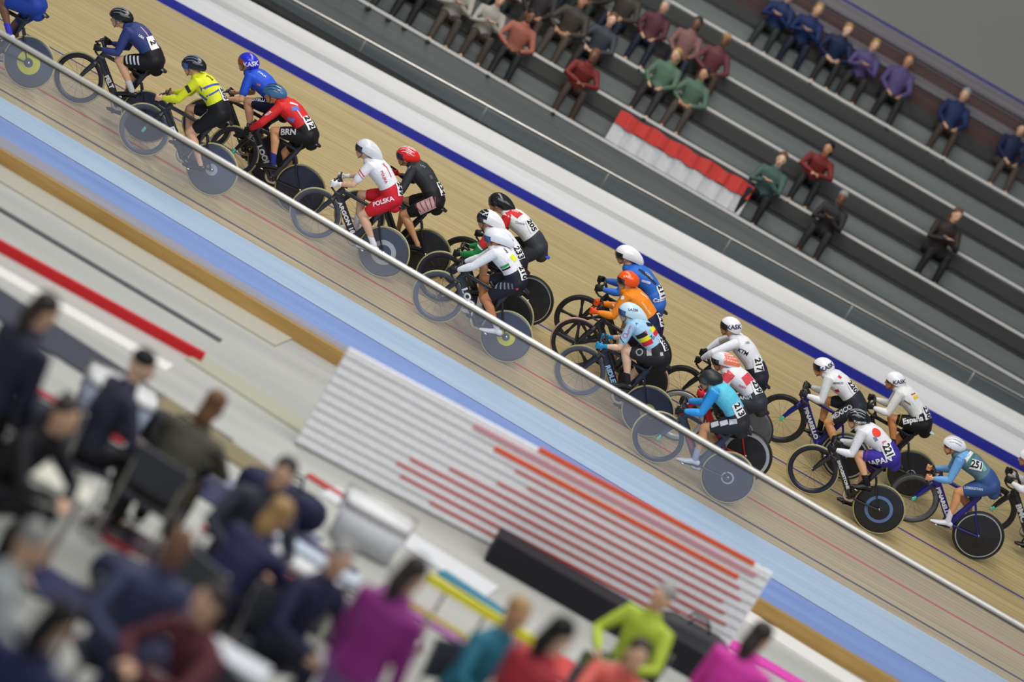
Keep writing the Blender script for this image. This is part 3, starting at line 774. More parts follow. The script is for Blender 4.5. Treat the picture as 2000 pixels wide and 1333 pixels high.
entry((455, 295), (588, 372), dict(label='black track bicycle with large grey down tube lettering under the red jersey', ft='olive', rt='olive', rrim='navy', acc_tip=teal),
      dict(label='person in red long-sleeved jersey with black lettered shorts', head=(535, 181), sh=(548, 208), el=(515, 233), hand=(483, 255), kn=(532, 254), kf=(556, 296), jersey=W_(214, 40, 42), shorts=W_(20, 20, 22), helmet='vent', helmet_mat=glossy(60, 108, 150), vent_mat=paint(30, 34, 40), skin=(216, 158, 116), glove=W_(24, 24, 26), pitch=-20, sock=W_(40, 50, 130)))
entry((700, 420), (834, 498), dict(label='all black track bicycle with black rear disc behind the red shorts', rrim='black', ft='olive', rt='olive'),
      dict(label='person in black jersey with red helmet and swirled shorts', head=(795, 304), sh=(806, 330), el=(786, 345), hand=(757, 350), kn=(796, 410), kf=(800, 388), jersey=W_(44, 46, 50), shorts=W_(24, 24, 26), helmet='vent', helmet_mat=glossy(220, 36, 30), vent_mat=paint(225, 225, 225), visor=mat('navy_visor', (.02, .03, .1), .1), skin=(198, 144, 104), glove=W_(205, 40, 48), pitch=-14))
entry((616, 417), (750, 493), dict(label='black track bicycle with white down tube lettering and silver-ringed slate rear disc', frim='slate', rrim='slate', accent=(.10, .16, rim_s), hub=paint(220, 100, 50)),
      dict(label='person in white jersey and red shorts with long white helmet', head=(715, 290), sh=(722, 324), el=(690, 346), hand=(652, 359), kn=(714, 409), kf=(713, 376), jersey=W_(228, 228, 232), sleeve='short', shorts=W_(206, 26, 44), helmet='aero', helmet_mat=glossy(212, 214, 218), visor=glass_k, skin=(220, 176, 144), glove=ink_w, shoe=paint(226, 226, 230, .4), overshoe=.33, pitch=-6))
entry((902, 510), (1034, 588), dict(label='black track bicycle with blue-tipped saddle, farthest of its three', ft='black', rt='black', frim='black', rrim='black', saddle=paint(50, 80, 190), accent=(.29, .30, rim_s)),
      dict(label='person in white jersey with red shoulders and black helmet', head=(974, 394), sh=(988, 421), el=(965, 447), hand=(934, 456), jersey=W_(226, 226, 228), arm_mat=W_(208, 36, 40), sleeve='short', shorts=W_(52, 54, 60), helmet='aero', helmet_mat=glossy(28, 28, 30), visor=glass_k, skin=(206, 152, 118), glove=W_(24, 24, 26), theta=200, pitch=-12))
entry((860, 540), (994, 620), dict(label='black track bicycle with plain black rear disc, middle of its three', rrim='black'),
      dict(label='person with black and white helmet and red and green sleeves', head=(952, 427), sh=(958, 459), el=(932, 480), hand=(892, 495), jersey=W_(226, 226, 230), arm_mat=W_(26, 132, 66), shorts=W_(26, 28, 40), helmet='aero', helmet_mat=glossy(228, 228, 228), helmet_front=glossy(22, 24, 30), visor=glass_k, skin=(200, 150, 118), glove=W_(24, 24, 26), theta=30, pitch=-14))
entry((857, 580), (988, 657), dict(label='black track bicycle with four big white letters and yellow-centred rear disc', frim='slate', rrim='slate', accent=(.05, .115, yel)),
      dict(label='person in white skinsuit and white blue-visored helmet, nearest of three abreast', head=(966, 463), sh=(972, 492), el=(928, 515), hand=(885, 529), kn=(949, 548), kf=(942, 527), jersey=W_(232, 232, 236), shorts=W_(28, 30, 42), helmet='aero', helmet_mat=glossy(226, 228, 232), visor=glass_b, skin=(196, 128, 84), glove=W_(24, 24, 26), shoe=paint(226, 226, 230, .4), overshoe=.4, pitch=-22))
entry((1128, 623), (1266, 695), dict(label='black track bicycle with five-spoke front wheel, farthest of its three', fr='five', ft='black', rt='black', frim='black', rrim='black'),
      dict(label='person in royal blue skinsuit with white helmet beside the blue edge', head=(1222, 496), sh=(1228, 527), el=(1203, 566), hand=(1168, 563), jersey=W_(46, 108, 204), shorts=W_(54, 112, 206), helmet='aero', helmet_mat=glossy(234, 234, 236), visor=glass_k, skin=(214, 160, 122), glove=W_(24, 26, 28), theta=120, pitch=-16, arch=.075))
entry((1123, 669), (1258, 746), dict(label='black track bicycle with pink-edged tyres under the orange rider', fr='five', ft='pink', rt='pink', frim='black', rrim='black'),
      dict(label='person in orange jersey, gloves and helmet', head=(1226, 547), sh=(1224, 577), el=(1203, 603), hand=(1158, 607), jersey=W_(240, 138, 28), shorts=W_(20, 24, 62), helmet='round', helmet_mat=glossy(240, 84, 20), visor=glass_k, skin=(218, 168, 134), glove=W_(236, 84, 28), theta=150, pitch=-14, hair=hair_b, arch=.05))
entry((1134, 725), (1265, 803), dict(label='dark navy track bicycle with pale blue lettering under the pale blue jersey', ft='olive', rt='tan', frim='slate', rrim='navy', acc_tip=teal, frame=paint(26, 28, 44), accent=(.04, .10, paint(130, 140, 60))),
      dict(label='person in pale blue jersey with black yellow red bands', head=(1229, 609), sh=(1234, 636), el=(1211, 663), hand=(1170, 675), kn=(1222, 675), jersey=W_(160, 200, 228), sleeve='short', shorts=W_(32, 32, 34), helmet='aero', helmet_mat=glossy(196, 222, 232), visor=glass_b, skin=(222, 182, 150), glove=W_(40, 140, 190), sock=W_(24, 24, 26), pitch=-16, hair=hair_d))
entry((1330, 757), (1461, 845), dict(label='black track bicycle with grey rear disc, farthest of its three', ft='black', rt='black', frim='black', rrim='grey', accent=(.06, .075, rim_s)),
      dict(label='person in white skinsuit and white helmet with straight arms', head=(1427, 637), sh=(1432, 664), el=(1399, 688), hand=(1364, 704), jersey=W_(226, 226, 230), shorts=W_(34, 36, 50), helmet='round', helmet_mat=glossy(234, 234, 238), visor=glass_k, skin=(214, 156, 120), glove=W_(22, 22, 24), theta=160, pitch=-6))
entry((1329, 813), (1453, 889), dict(label='red track bicycle with silver rims and black rear disc', ft='black', rt='black', frim='silver', rrim='black', accent=(.26, .30, rim_s), frame=paint(176, 22, 28)),
      dict(label='person in white and coral red jersey with red gloves', head=(1411, 704), sh=(1422, 733), el=(1402, 757), hand=(1368, 768), jersey=W_(226, 226, 230), shorts=W_(48, 52, 58), helmet='tail', helmet_mat=glossy(214, 218, 224), helmet_band=glossy(232, 120, 90), visor=glass_k, skin=(206, 140, 100), glove=W_(206, 34, 40), theta=100, pitch=-20))
entry((1287, 855), (1420, 932), dict(label='navy and red track bicycle with teal fork tip under the turquoise jersey', frim='navy', rrim='navy', acc_tip=teal, frame=paint(44, 46, 66), accent=(.06, .08, rim_s)),
      dict(label='person in turquoise jersey and matt black helmet', head=(1388, 741), sh=(1397, 766), el=(1381, 796), hand=(1327, 801), kn=(1376, 836), jersey=W_(96, 196, 222), arm_mat=W_(48, 150, 218), shorts=W_(40, 42, 46), helmet='round', helmet_mat=paint(30, 32, 36, .45), visor=glass_k, skin=(206, 146, 98), glove=W_(24, 24, 26), sock=W_(150, 160, 180), pitch=-20, shoe=paint(190, 196, 204)))
entry((1528, 817), (1650, 893), dict(label='blue track bicycle with white lettering under the rider with México shorts', ft='black', rt='tan', frim='black', rrim='black', acc_tip=teal, frame=paint(32, 32, 110), accent=(.27, .29, rim_s)),
      dict(label='person in white jersey with grey cuffs and dark México shorts', head=(1608, 716), sh=(1618, 740), el=(1603, 768), hand=(1568, 769), kn=(1617, 812), kf=(1610, 776), jersey=W_(228, 228, 230), shorts=W_(40, 42, 52), helmet='round', helmet_mat=glossy(236, 236, 240), visor=glass_k, skin=(224, 160, 108), glove=W_(40, 40, 44), sock=W_(20, 20, 22), pitch=-14))
entry((1651, 851), (1784, 928), dict(label='black track bicycle with white-tailed saddle under the yellow-banded shorts', ft='black', rt='olive', frim='black', rrim='black', saddle=paint(215, 218, 222), accent=(.05, .06, rim_s)),
      dict(label='person in white jersey and black shorts with red and yellow leg bands', head=(1748, 743), sh=(1758, 769), el=(1732, 799), hand=(1697, 793), kn=(1738, 813), jersey=W_(228, 228, 226), shorts=W_(22, 22, 26), cuff=W_(226, 188, 30), helmet='round', helmet_mat=glossy(236, 236, 240), skin=(206, 136, 84), glove=W_(20, 20, 22), sock=W_(30, 34, 44), pitch=-10, glasses=True))
entry((1588, 917), (1716, 995), dict(label='black track bicycle with blue-ringed rear disc under the JAPAN shorts', rrim='black', frim='navy', accent=(.14, .18, paint(90, 120, 170))),
      dict(label='person in white skinsuit with blue JAPAN shorts and black helmet', head=(1674, 817), sh=(1684, 845), el=(1664, 873), hand=(1624, 876), kn=(1671, 888), jersey=W_(230, 230, 234), shorts=W_(58, 46, 150), cuff=W_(238, 66, 44), helmet='vent', helmet_mat=glossy(26, 26, 28), vent_mat=paint(170, 174, 178), glasses=True, skin=(224, 172, 132), glove=W_(30, 24, 26), sock=W_(18, 18, 20), pitch=-20))
entry((1784, 974), (1910, 1046), dict(label='blue track bicycle with black rear disc under the rider numbered 251', ft='black', rt='black', frim='grey', rrim='black', acc_tip=teal, frame=paint(34, 30, 128), accent=(.285, .30, rim_s)),
      dict(label='person in pale blue and green jersey wearing number 251', head=(1862, 869), sh=(1875, 897), el=(1859, 923), hand=(1814, 933), kn=(1870, 962), jersey=W_(92, 122, 140), arm_mat=W_(112, 168, 222), shorts=W_(54, 84, 140), helmet='vent', helmet_mat=glossy(232, 234, 238), vent_mat=paint(180, 184, 190), glasses=True, skin=(226, 160, 112), sleeve='long', shoe=paint(224, 224, 232, .4), overshoe=.36, pitch=-14, arch=.05, hair=hair_d))
entry((1932, 991), (2065, 1068), dict(label='black track bicycle cut off at the right edge', ft='black', rt='black', frim='black', rrim='black', acc_tip=teal),
      dict(label='person in white skinsuit cut off at the right edge', head=(2008, 893), sh=(2022, 920), el=(2002, 956), hand=(1968, 937), jersey=W_(228, 228, 230), shorts=W_(30, 30, 34), helmet='round', helmet_mat=glossy(232, 232, 236), skin=(206, 146, 108), glove=W_(30, 30, 32), theta=-90, pitch=-12))
RID = []
for fr, re, bk, rd in RACE:
    M = bike_matrix(fr, re); r = make_rider(M, rd)
    b, bf = make_bike(M, theta=r['theta'], hand=r['hand'], **bk); r['frame'] = bf; r['bike'] = b; RID.append(r)

# ------------------------------------------------------------------ numbers, lettering and stripes on the riders and frames
(r1, r2, r3, r4, r5, r6, r7, r8, r9, r10, r11, r12, r13, r14, r15, r16, r17, r18, r19, r20, r21) = (
    RID[0], RID[1], RID[3], RID[2], RID[4], RID[6], RID[5], RID[7], RID[8], RID[9], RID[10], RID[11], RID[12], RID[13], RID[14], RID[15], RID[16], RID[17], RID[18], RID[19], RID[20])
J = lambda r: r['jersey']; H = lambda r: r['helmet']; SH = lambda r: r['shorts']; FR = lambda r: r['frame']
def jw(r, px, py, a, s, h, m=None, **k): word(J(r), r['M'], px, py, a, s, h, m, **k)
def sw(r, px, py, a, s, h, m=None, **k): word(SH(r), r['M'], px, py, a, s, h, m, **k)
def hw(r, px, py, a, s, h, m=None, **k): word(H(r), r['M'], px, py, a, s, h, m, **k)
def js(r, px, py, a, w_, h_, m, sk=0, lift=.0035): patchd(J(r), r['M'], px, py, a, w_, h_, m, 'stripe', sk, lift)
def ss(r, px, py, a, w_, h_, m, sk=0, lift=.0035): patchd(SH(r), r['M'], px, py, a, w_, h_, m, 'stripe', sk, lift)
def down(r, s, m=ink_w, h=.055, sx=1.1, t0=.52):
    """lettering along the down tube, read from the head tube to the cranks"""
    a = r['M'] @ V((.44, .02, .70)); b = r['M'] @ BB; pa, pb = proj(a), proj(b)
    ang = math.degrees(math.atan2(pb[1] - pa[1], pb[0] - pa[0])); cx, cy = pa[0] + (pb[0] - pa[0]) * t0, pa[1] + (pb[1] - pa[1]) * t0
    word(FR(r), r['M'], cx, cy, ang, s, h, m, sx=sx, lift=.003, bold=.05)
bib(r2, 308, 78, 62, '2'); js(r2, 293, 58, 48, .20, .016, cloth(225, 225, 232)); js(r2, 296, 57, 48, .20, .010, cloth(206, 60, 80), 0, .005)
for k in range(4): ss(r2, 247 + 7.5 * k, 116 + .8 * k, 82, .11, .022, cloth(205, 208, 214))
jw(r2, 276, 72, 32, 'USA', .03)
bib(r3, 436, 184, 62, '205'); js(r3, 412, 167, -28, .30, .028, cloth(78, 84, 168)); js(r3, 420, 180, -28, .26, .022, cloth(78, 84, 168)); js(r3, 397, 190, 30, .12, .04, cloth(78, 84, 168))
js(r3, 367, 174, 62, .09, .045, cloth(40, 42, 50)); jw(r3, 410, 152, 30, 'SWE', .035, ink_k)
ss(r3, 398, 224, -45, .16, .022, cloth(200, 204, 210)); down(r3, 'FELT', ink_w, .06)
hw(r4, 490, 126, -4, 'KASK', .055); jw(r4, 512, 145, 30, 'ITALIA', .03); js(r4, 505, 166, 20, .05, .025, cloth(220, 90, 60)); sw(r4, 500, 195, 14, 'CASTELLI', .04)
bib(r5, 609, 232, 62, '212'); js(r5, 577, 212, -20, .10, .055, cloth(96, 120, 200)); js(r5, 568, 234, 12, .09, .05, cloth(96, 120, 200)); js(r5, 574, 203, -10, .11, .03, cloth(232, 216, 220)); js(r5, 585, 222, 50, .12, .02, cloth(236, 200, 200))
jw(r5, 524, 222, -32, 'NOR', .03); sw(r5, 563, 258, 3, 'BRN', .075, cloth(190, 190, 186)); down(r5, 'LOOK', cloth(190, 192, 196), .065)
bib(r6, 781, 369, 80, '249'); jw(r6, 750, 346, 62, 'POLSKA', .032, cloth(206, 60, 80)); jw(r6, 752, 325, 10, 'PZKOL', .022, cloth(206, 90, 100))
js(r6, 706, 338, 54, .11, .014, cloth(214, 60, 76)); js(r6, 703, 342, 54, .11, .010, cloth(214, 90, 100)); js(r6, 768, 326, 58, .20, .012, cloth(214, 44, 60))
sw(r6, 748, 394, -16, 'POLSKA', .055); sw(r6, 729, 361, 30, 'S', .06, cloth(230, 150, 160)); down(r6, 'ARGON 18', ink_w, .050, 1.25)
bib(r7, 862, 368, 66, '234'); js(r7, 842, 346, 60, .05, .04, cloth(90, 90, 92)); jw(r7, 826, 325, 20, 'LAT', .03, cloth(150, 150, 150)); jw(r7, 797, 331, -48, 'LATVIJA', .022, cloth(160, 160, 160))
ss(r7, 832, 402, -25, .23, .15, cloth(202, 168, 166), .02)
for k in range(5): ss(r7, 816 + 8.5 * k, 407 - 3.2 * k, 50 + 9 * k, .12, .012, cloth(150, 70, 76), 0, .006)
hw(r7, 800, 296, 10, 'LAZER', .022)
bib(r8, 1038, 441, 62, '205'); js(r8, 1005, 416, 28, .16, .12, cloth(210, 38, 42), .03); jw(r8, 1006, 413, 30, 'CAN', .03); jw(r8, 1016, 436, 12, 'Canada', .03, cloth(150, 150, 160))
bib(r9, 1013, 494, 66, '233'); jw(r9, 993, 463, 45, 'KTIG', .055, cloth(60, 60, 150)); patchd(r9['sleeve'], r9['M'], 945, 472, -32, .12, .13, cloth(208, 38, 42), 'stripe'); patchd(r9['sleeve'], r9['M'], 934, 480, -32, .02, .12, ink_w, 'stripe')
hw(r9, 948, 417, -15, 'uvex', .03)
bib(r10, 1021, 533, 66, '210'); js(r10, 1003, 504, 24, .09, .07, cloth(226, 240, 30)); js(r10, 985, 521, -32, .12, .030, cloth(36, 160, 76)); js(r10, 988, 526, -32, .12, .022, cloth(26, 26, 28)); js(r10, 999, 541, 70, .03, .04, cloth(26, 26, 28))
jw(r10, 988, 490, 60, 'UAE', .028, ink_k)
for k in range(6): ss(r10, 963 + 7.5 * k, 557 + .6 * k, 84, .105 - .008 * k, .020, cloth(150 - 10 * k, 154 - 10 * k, 166 - 10 * k))
ss(r10, 1010, 565, 0, .03, .03, cloth(216, 60, 96)); down(r10, 'LOOK', ink_w, .075, 1.2)
bib(r11, 1303, 565, 66, '211'); js(r11, 1266, 540, 30, .30, .040, cloth(40, 44, 60)); jw(r11, 1268, 539, 30, 'CZECH', .03, cloth(190, 190, 190), lift=.007); js(r11, 1262, 551, 20, .12, .03, cloth(190, 196, 226)); sw(r11, 1289, 586, -6, 'Czech', .05)
bib(r12, 1291, 625, 72, '247'); jw(r12, 1262, 603, 50, 'NEDERLAND', .024, cloth(250, 214, 170)); v_, f_ = disc_grid(.026); decal(J(r12), r12['M'], 1216, 582, 0, v_, f_, ink_w, 'badge'); js(r12, 1202, 597, 50, .05, .02, cloth(200, 50, 60)); js(r12, 1199, 598, 50, .05, .02, cloth(236, 236, 240))
jw(r12, 1258, 578, 20, 'KNWU', .028); hw(r12, 1225, 541, 10, 'KASK', .028, cloth(250, 200, 170))
bib(r13, 1297, 672, 72, '208'); 
for cx, cy, a in ((1276, 642, -35), (1258, 664, -30)):
    for k, m in enumerate((cloth(28, 28, 30), cloth(232, 224, 40), cloth(216, 40, 56))): js(r13, cx - 5.5 + 5.5 * k, cy - 7.5 + 7.5 * k, a, .14, .058, m)
jw(r13, 1274, 659, 28, 'AG', .035, cloth(50, 70, 120)); jw(r13, 1229, 645, -70, 'LOTTO', .024, cloth(206, 50, 70)); jw(r13, 1243, 634, 10, 'T', .035, cloth(50, 60, 110)); jw(r13, 1262, 650, 30, 'BEL', .02, cloth(206, 80, 90))
v_, f_ = disc_grid(.030, .022); decal(J(r13), r13['M'], 1221, 656, 0, v_, f_, cloth(206, 70, 90), 'badge')
js(r13, 1214, 664, 52, .12, .010, cloth(30, 30, 34)); v_, f_ = disc_grid(.045, .030); decal(SH(r13), r13['M'], 1249, 688, 0, v_, f_, cloth(150, 150, 156), 'badge'); ss(r13, 1268, 689, 86, .08, .06, cloth(170, 170, 174)); ss(r13, 1292, 692, 86, .045, .04, cloth(190, 190, 192))
hw(r13, 1237, 606, 5, 'LAZER', .03, cloth(60, 80, 110)); down(r13, 'RIDLEY', cloth(150, 190, 226), .058)
jw(r14, 1451, 688, 28, 'KTM', .05, ink_k); jw(r14, 1460, 670, -20, 'GER', .03, cloth(150, 150, 156)); bib(r14, 1481, 713, 78, '217'); hw(r14, 1434, 640, -3, 'KASK', .055, cloth(60, 62, 80))
bib(r15, 1477, 757, 78, '239'); js(r15, 1462, 739, -38, .17, .12, cloth(216, 70, 84)); js(r15, 1420, 736, 40, .12, .13, cloth(220, 74, 84)); sw(r15, 1452, 778, 6, 'DANIA', .05, cloth(180, 186, 190)); jw(r15, 1450, 756, 20, 'DAN', .03, cloth(190, 90, 100))
bib(r16, 1443, 801, 62, '213')
for k in range(3): ss(r16, 1396 + 18 * k, 829 - 2.5 * k, -12, .095, .062, cloth(196, 198, 202))
jw(r16, 1371, 795, -48, 'KAZ', .02); down(r16, 'KHAN', cloth(190, 40, 70), .04)
bib(r17, 1665, 756, 55, '220'); js(r17, 1640, 737, 35, .05, .04, cloth(214, 60, 76)); js(r17, 1635, 764, -38, .06, .045, cloth(190, 44, 60)); jw(r17, 1637, 749, 0, 'MEXICO', .026, cloth(90, 90, 96)); sw(r17, 1643, 806, -24, 'MÉXICO', .062, cloth(206, 206, 206))
ss(r17, 1624, 815, 62, .05, .04, cloth(220, 220, 222)); hw(r17, 1617, 718, -28, 'KASK', .055, cloth(60, 62, 80)); down(r17, 'PINARELLO', ink_w, .050, 1.25)
bib(r18, 1810, 806, 72, '230'); js(r18, 1789, 776, -28, .09, .045, cloth(226, 196, 40)); js(r18, 1784, 770, -28, .09, .018, cloth(206, 50, 50)); jw(r18, 1772, 787, 35, 'ESPAÑA', .022, ink_k); sw(r18, 1783, 821, -8, 'España', .07); hw(r18, 1757, 747, -6, 'KASK', .05, cloth(60, 62, 80))
bib(r19, 1734, 881, 66, '221'); v_, f_ = disc_grid(.062); decal(J(r19), r19['M'], 1712, 845, 0, v_, f_, cloth(232, 66, 48), 'badge'); js(r19, 1710, 858, 60, .06, .04, cloth(120, 134, 156)); sw(r19, 1719, 902, -22, 'JAPAN', .075); down(r19, 'BRIDGESTONE', ink_w, .036, 1.2); hw(r19, 1680, 826, 12, 'KABUTO', .028)
jw(r19, 1727, 864, -30, 'JPN', .03, cloth(226, 100, 110))
bib(r20, 1908, 909, 14, '251', .16, .12); js(r20, 1893, 890, -55, .20, .05, cloth(224, 226, 226)); js(r20, 1882, 889, -55, .20, .09, cloth(112, 168, 222)); js(r20, 1921, 913, 60, .10, .06, cloth(120, 186, 160)); js(r20, 1899, 896, -55, .2, .022, cloth(40, 130, 100), 0, .005)
sw(r20, 1901, 955, 8, 'UZBEKISTAN', .03, cloth(190, 206, 226)); down(r20, 'PINARELLO', ink_w, .050, 1.25)
down(r21, 'BMC', cloth(214, 214, 216), .07, 1.3); down(r2, 'FELT', ink_w, .055); down(r17, '', ink_w) if False else None

# ------------------------------------------------------------------ clear balustrade between the photographer's terrace and the infield
gm = bpy.data.materials.new('clear_glass_panel'); gm.use_nodes = True; nt = gm.node_tree; nt.nodes.clear()
o_ = nt.nodes.new('ShaderNodeOutputMaterial'); tr = nt.nodes.new('ShaderNodeBsdfTransparent'); tr.inputs[0].default_value = (.93, .95, .98, 1)
df = nt.nodes.new('ShaderNodeBsdfDiffuse'); df.inputs[0].default_value = (.62, .66, .78, 1)
tl = nt.nodes.new('ShaderNodeBsdfTranslucent'); tl.inputs[0].default_value = (.62, .66, .78, 1)
gs = nt.nodes.new('ShaderNodeBsdfGlossy'); gs.inputs['Roughness'].default_value = .05
m1 = nt.nodes.new('ShaderNodeMixShader'); m1.inputs[0].default_value = .5; m2 = nt.nodes.new('ShaderNodeMixShader'); m2.inputs[0].default_value = .24; m3 = nt.nodes.new('ShaderNodeMixShader'); m3.inputs[0].default_value = .02
nt.links.new(df.outputs[0], m1.inputs[1]); nt.links.new(tl.outputs[0], m1.inputs[2])
nt.links.new(tr.outputs[0], m2.inputs[1]); nt.links.new(m1.outputs[0], m2.inputs[2]); nt.links.new(m2.outputs[0], m3.inputs[1]); nt.links.new(gs.outputs[0], m3.inputs[2]); nt.links.new(m3.outputs[0], o_.inputs[0])
ka, kb = line3(at_z(182, 430, -.05), at_z(1700, 1333, -.05), X0, X1)      # foot of the wooden kerb
def over_kerb(px, py):
    """the point straight above the kerb line that lies on the sight line through a pixel"""
    t0 = at_z(px, py, .0); d = ray(px, py); kd = (kb - ka)
    # solve CAM.xy + t d.xy on the kerb's plan line
    nrm = V((-kd.y, kd.x, 0)); t = (ka - CAM).dot(nrm) / d.dot(nrm); return CAM + d * t
g0, g1 = line3(over_kerb(0, 63), over_kerb(2000, 1227), X0 + 1, X1 - 1)
ga = empty('glass_balustrade', None, 'glass balustrade with round steel handrail standing on the ochre kerb inside the track', 'balustrade')
MB().tube([g0, g1], .027, 20).build('handrail', mat('brushed_handrail_steel', (.66, .65, .62), .30, .6, noise=.04), ga)
MB().tube([g0 + V((0, .0, -.036)), g1 + V((0, .0, -.036))], [(.008, .014)] * 2, 8).build('clamp_strip', mat('dark_clamp_metal', (.06, .06, .06), .5, .3), ga)
NP = 10
for k in range(NP):
    mb = MB(); pts = []
    for t in (k / NP, (k + 1) / NP):
        top = g0.lerp(g1, t); tt = (top.x - ka.x) / (kb.x - ka.x); bot = ka.lerp(kb, tt) + V((0, 0, .16)); pts.append((top - V((0, 0, .04)), bot))
    mb.v += [pts[0][0], pts[1][0], pts[1][1], pts[0][1]]; mb.face(0, 1, 2, 3); mb.build('glass_panel', gm, ga, False)

# ------------------------------------------------------------------ standing and seated people
def person_meshes(pose, vox, seed=0):
    """meshes for one clothed figure, feet on z = 0 (standing) or hips on z = 0 (seated), facing -y"""
    rnd = random.Random(seed); seated = pose.startswith('sit')
    dummy = skinmat(214, 168, 134)
    f = V((0, -1, 0)); body, top, leg, hair, shoe = MB(), MB(), MB(), MB(), {1: MB(), -1: MB()}
    lean = {'stand': .03, 'stand_arms': .05, 'stand_bent': .32, 'sit': .14, 'sit_forward': .42, 'sit_clap': .20, 'sit_back': -.06}[pose]
    hipz = .08 if seated else .93
    hips = V((0, 0, hipz)); ax = V((0, -math.sin(lean), math.cos(lean)))
    T = lambda t: hips + ax * (.50 * t) + V((0, .012 * math.sin(math.pi * t), 0))
    st = [(-.12, .13, .09), (.05, .165, .115), (.35, .145, .10), (.65, .165, .112), (.9, .175, .10), (1.0, .13, .075), (1.06, .07, .06)]
    body.tube([T(t) for t, a, b in st], [(a, b) for t, a, b in st], 16, side=V((1, 0, 0)))
    top.tube([T(t) for t, a, b in st[:]], [(a + .016, b + .018) for t, a, b in st], 16, side=V((1, 0, 0)))
    yaw = rnd.uniform(-.5, .5); Rm = Matrix.Rotation(yaw, 3, 'Z') @ Matrix.Rotation(rnd.uniform(0, .2) + .05, 3, 'X')
    hc = T(1.0) + V((0, -.02 - lean * .08, .205))
    body.tube([T(1.0), hc - V((0, -.01, .07))], [.056, .052], 12, side=V((1, 0, 0)))
    body.ell(hc, (.075, .095, .108), rot=Rm); body.ell(hc + Rm @ V((0, -.035, -.06)), (.055, .058, .058), rot=Rm)
    body.tube([hc + Rm @ V((0, -.09, -.0)), hc + Rm @ V((0, -.112, -.035)), hc + Rm @ V((0, -.09, -.045))], [.009, .013, .011], 8, side=V((1, 0, 0)))
    for s in (-1, 1): body.ell(hc + Rm @ V((s * .075, .0, -.02)), (.010, .018, .027), 8, 6, rot=Rm)
    hair.ell(hc + Rm @ V((0, .024, .048)), (.084, .094, .082), rot=Rm)
    if seed % 2: hair.tube([hc + Rm @ V((0, .07, .0)), hc + Rm @ V((0, .09, -.10)), hc + Rm @ V((0, .075, -.19))], [(.07, .035), (.07, .03), (.045, .02)], 12, side=V((1, 0, 0)))
    for s in (-1, 1):
        sh = T(.92) + V((s * .185, 0, 0))
        if pose == 'stand_arms': hd = sh + V((-s * .02 * s, -.40, -.12 + .1 * s)); e0 = V((s * .5, 0, -1))
        elif pose == 'sit_clap': hd = T(.62) + V((s * .03, -.30, .0)); e0 = V((s, 0, -1))
        elif pose in ('sit', 'sit_back'): hd = hips + V((s * .13, -.36, .13)); e0 = V((s, .3, -.5))
        elif pose == 'sit_forward': hd = hips + V((s * .06, -.52, .20)); e0 = V((s, 0, -.3))
        elif pose == 'stand_bent': hd = sh + V((0, -.28, -.42)); e0 = V((s, .2, 0))
        else: hd = sh + V((s * .05, -.10 - .1 * rnd.random(), -.53)); e0 = V((s * .4, 1, 0))
        el = ik(sh, hd, .30, .26, e0)
        for mb, g in ((body, 0), (top, .012)):
            mb.tube([T(.9) + V((s * .10, 0, 0)), sh, sh.lerp(el, .5), el, el.lerp(hd, .5), el.lerp(hd, .97 if g else 1)], [.066 + g, .056 + g, .045 + g, .038 + g, .034 + g, .024 + g], 12)
        d = (hd - el).normalized(); side = V((s, 0, 0)) if abs(d.x) < .8 else V((0, 0, 1)); wv = d.cross(side).normalized()
        body.tube([hd, hd + d * .05, hd + d * .085], [(.022, .016), (.036, .014), (.034, .013)], 10, side=wv)
        for k in range(4):
            o = hd + d * .085 + wv * (-.027 + .018 * k); body.tube([o, o + d * .035 - side * .008, o + d * (.062 + .006 * (k in (1, 2))) - side * .025], [.0095, .009, .008], 8)
        body.tube([hd + d * .02 + wv * .028, hd + d * .055 + wv * .048, hd + d * .075 + wv * .05 - side * .012], [.011, .0105, .009], 8)
        hp = hips + V((s * .09, 0, -.0))
        if seated: kn = hips + V((s * (.12 + .04 * rnd.random()), -.44, .05)); an = kn + V((s * .01, -.02 + .12 * (rnd.random() - .5), -.42))
        else:
            step = .07 * s * (1 if seed % 2 else -1); an = V((s * .11, step, .09)); kn = ik(hp, an, .43, .43, V((0, -1, 0)))
        for mb, g in ((body, 0), (leg, .014)):
            mb.tube([hp, hp.lerp(kn, .4), kn, kn.lerp(an, .35) + V((0, .015, 0)), an + V((0, 0, .02 if g else 0))], [.09 + g, .078 + g, .056 + g, .054 + g, .036 + g * 1.4], 14)
        body.tube([an, an + V((0, -.10, -.055))], [.035, .03], 10)
        shoe[s].tube([an + V((0, .03, -.045)), an + V((0, -.05, -.048)), an + V((0, -.15, -.062)), an + V((0, -.19, -.066))], [(.038, .036), (.044, .036), (.045, .026), (.03, .018)], 12, side=V((1, 0, 0)))
    leg.tube([T(-.1), T(.12)], [(.16, .12), (.175, .13)], 16, side=V((1, 0, 0)))
    ms = {'body': fused_mesh(body, 'body', dummy, vox, 1), 'top': fused_mesh(top, 'top', dummy, vox * 1.15, 2), 'trousers': fused_mesh(leg, 'trousers', dummy, vox * 1.15, 2),
          'hair': fused_mesh(hair, 'hair', dummy, vox, 1), 'shoe': shoe[1].mesh('shoe', dummy), 'shoe_': shoe[-1].mesh('shoe', dummy)}
    pass
    for s in (-1, 1): ms['eye' if s > 0 else 'eye_'] = MB().ell(hc + Rm @ V((s * .030, -.083, .006)), (.010, .010, .007), 8, 6, rot=Rm).mesh('eye', eye_d)
    mo = MB().tube([hc + Rm @ V((-.02, -.088, -.068)), hc + Rm @ V((0, -.095, -.069)), hc + Rm @ V((.02, -.088, -.068))], [(.004, .003), (.006, .004), (.004, .003)], 8, side=V((0, 0, 1)))
    ms['mouth'] = mo.mesh('mouth', lip)
    return ms
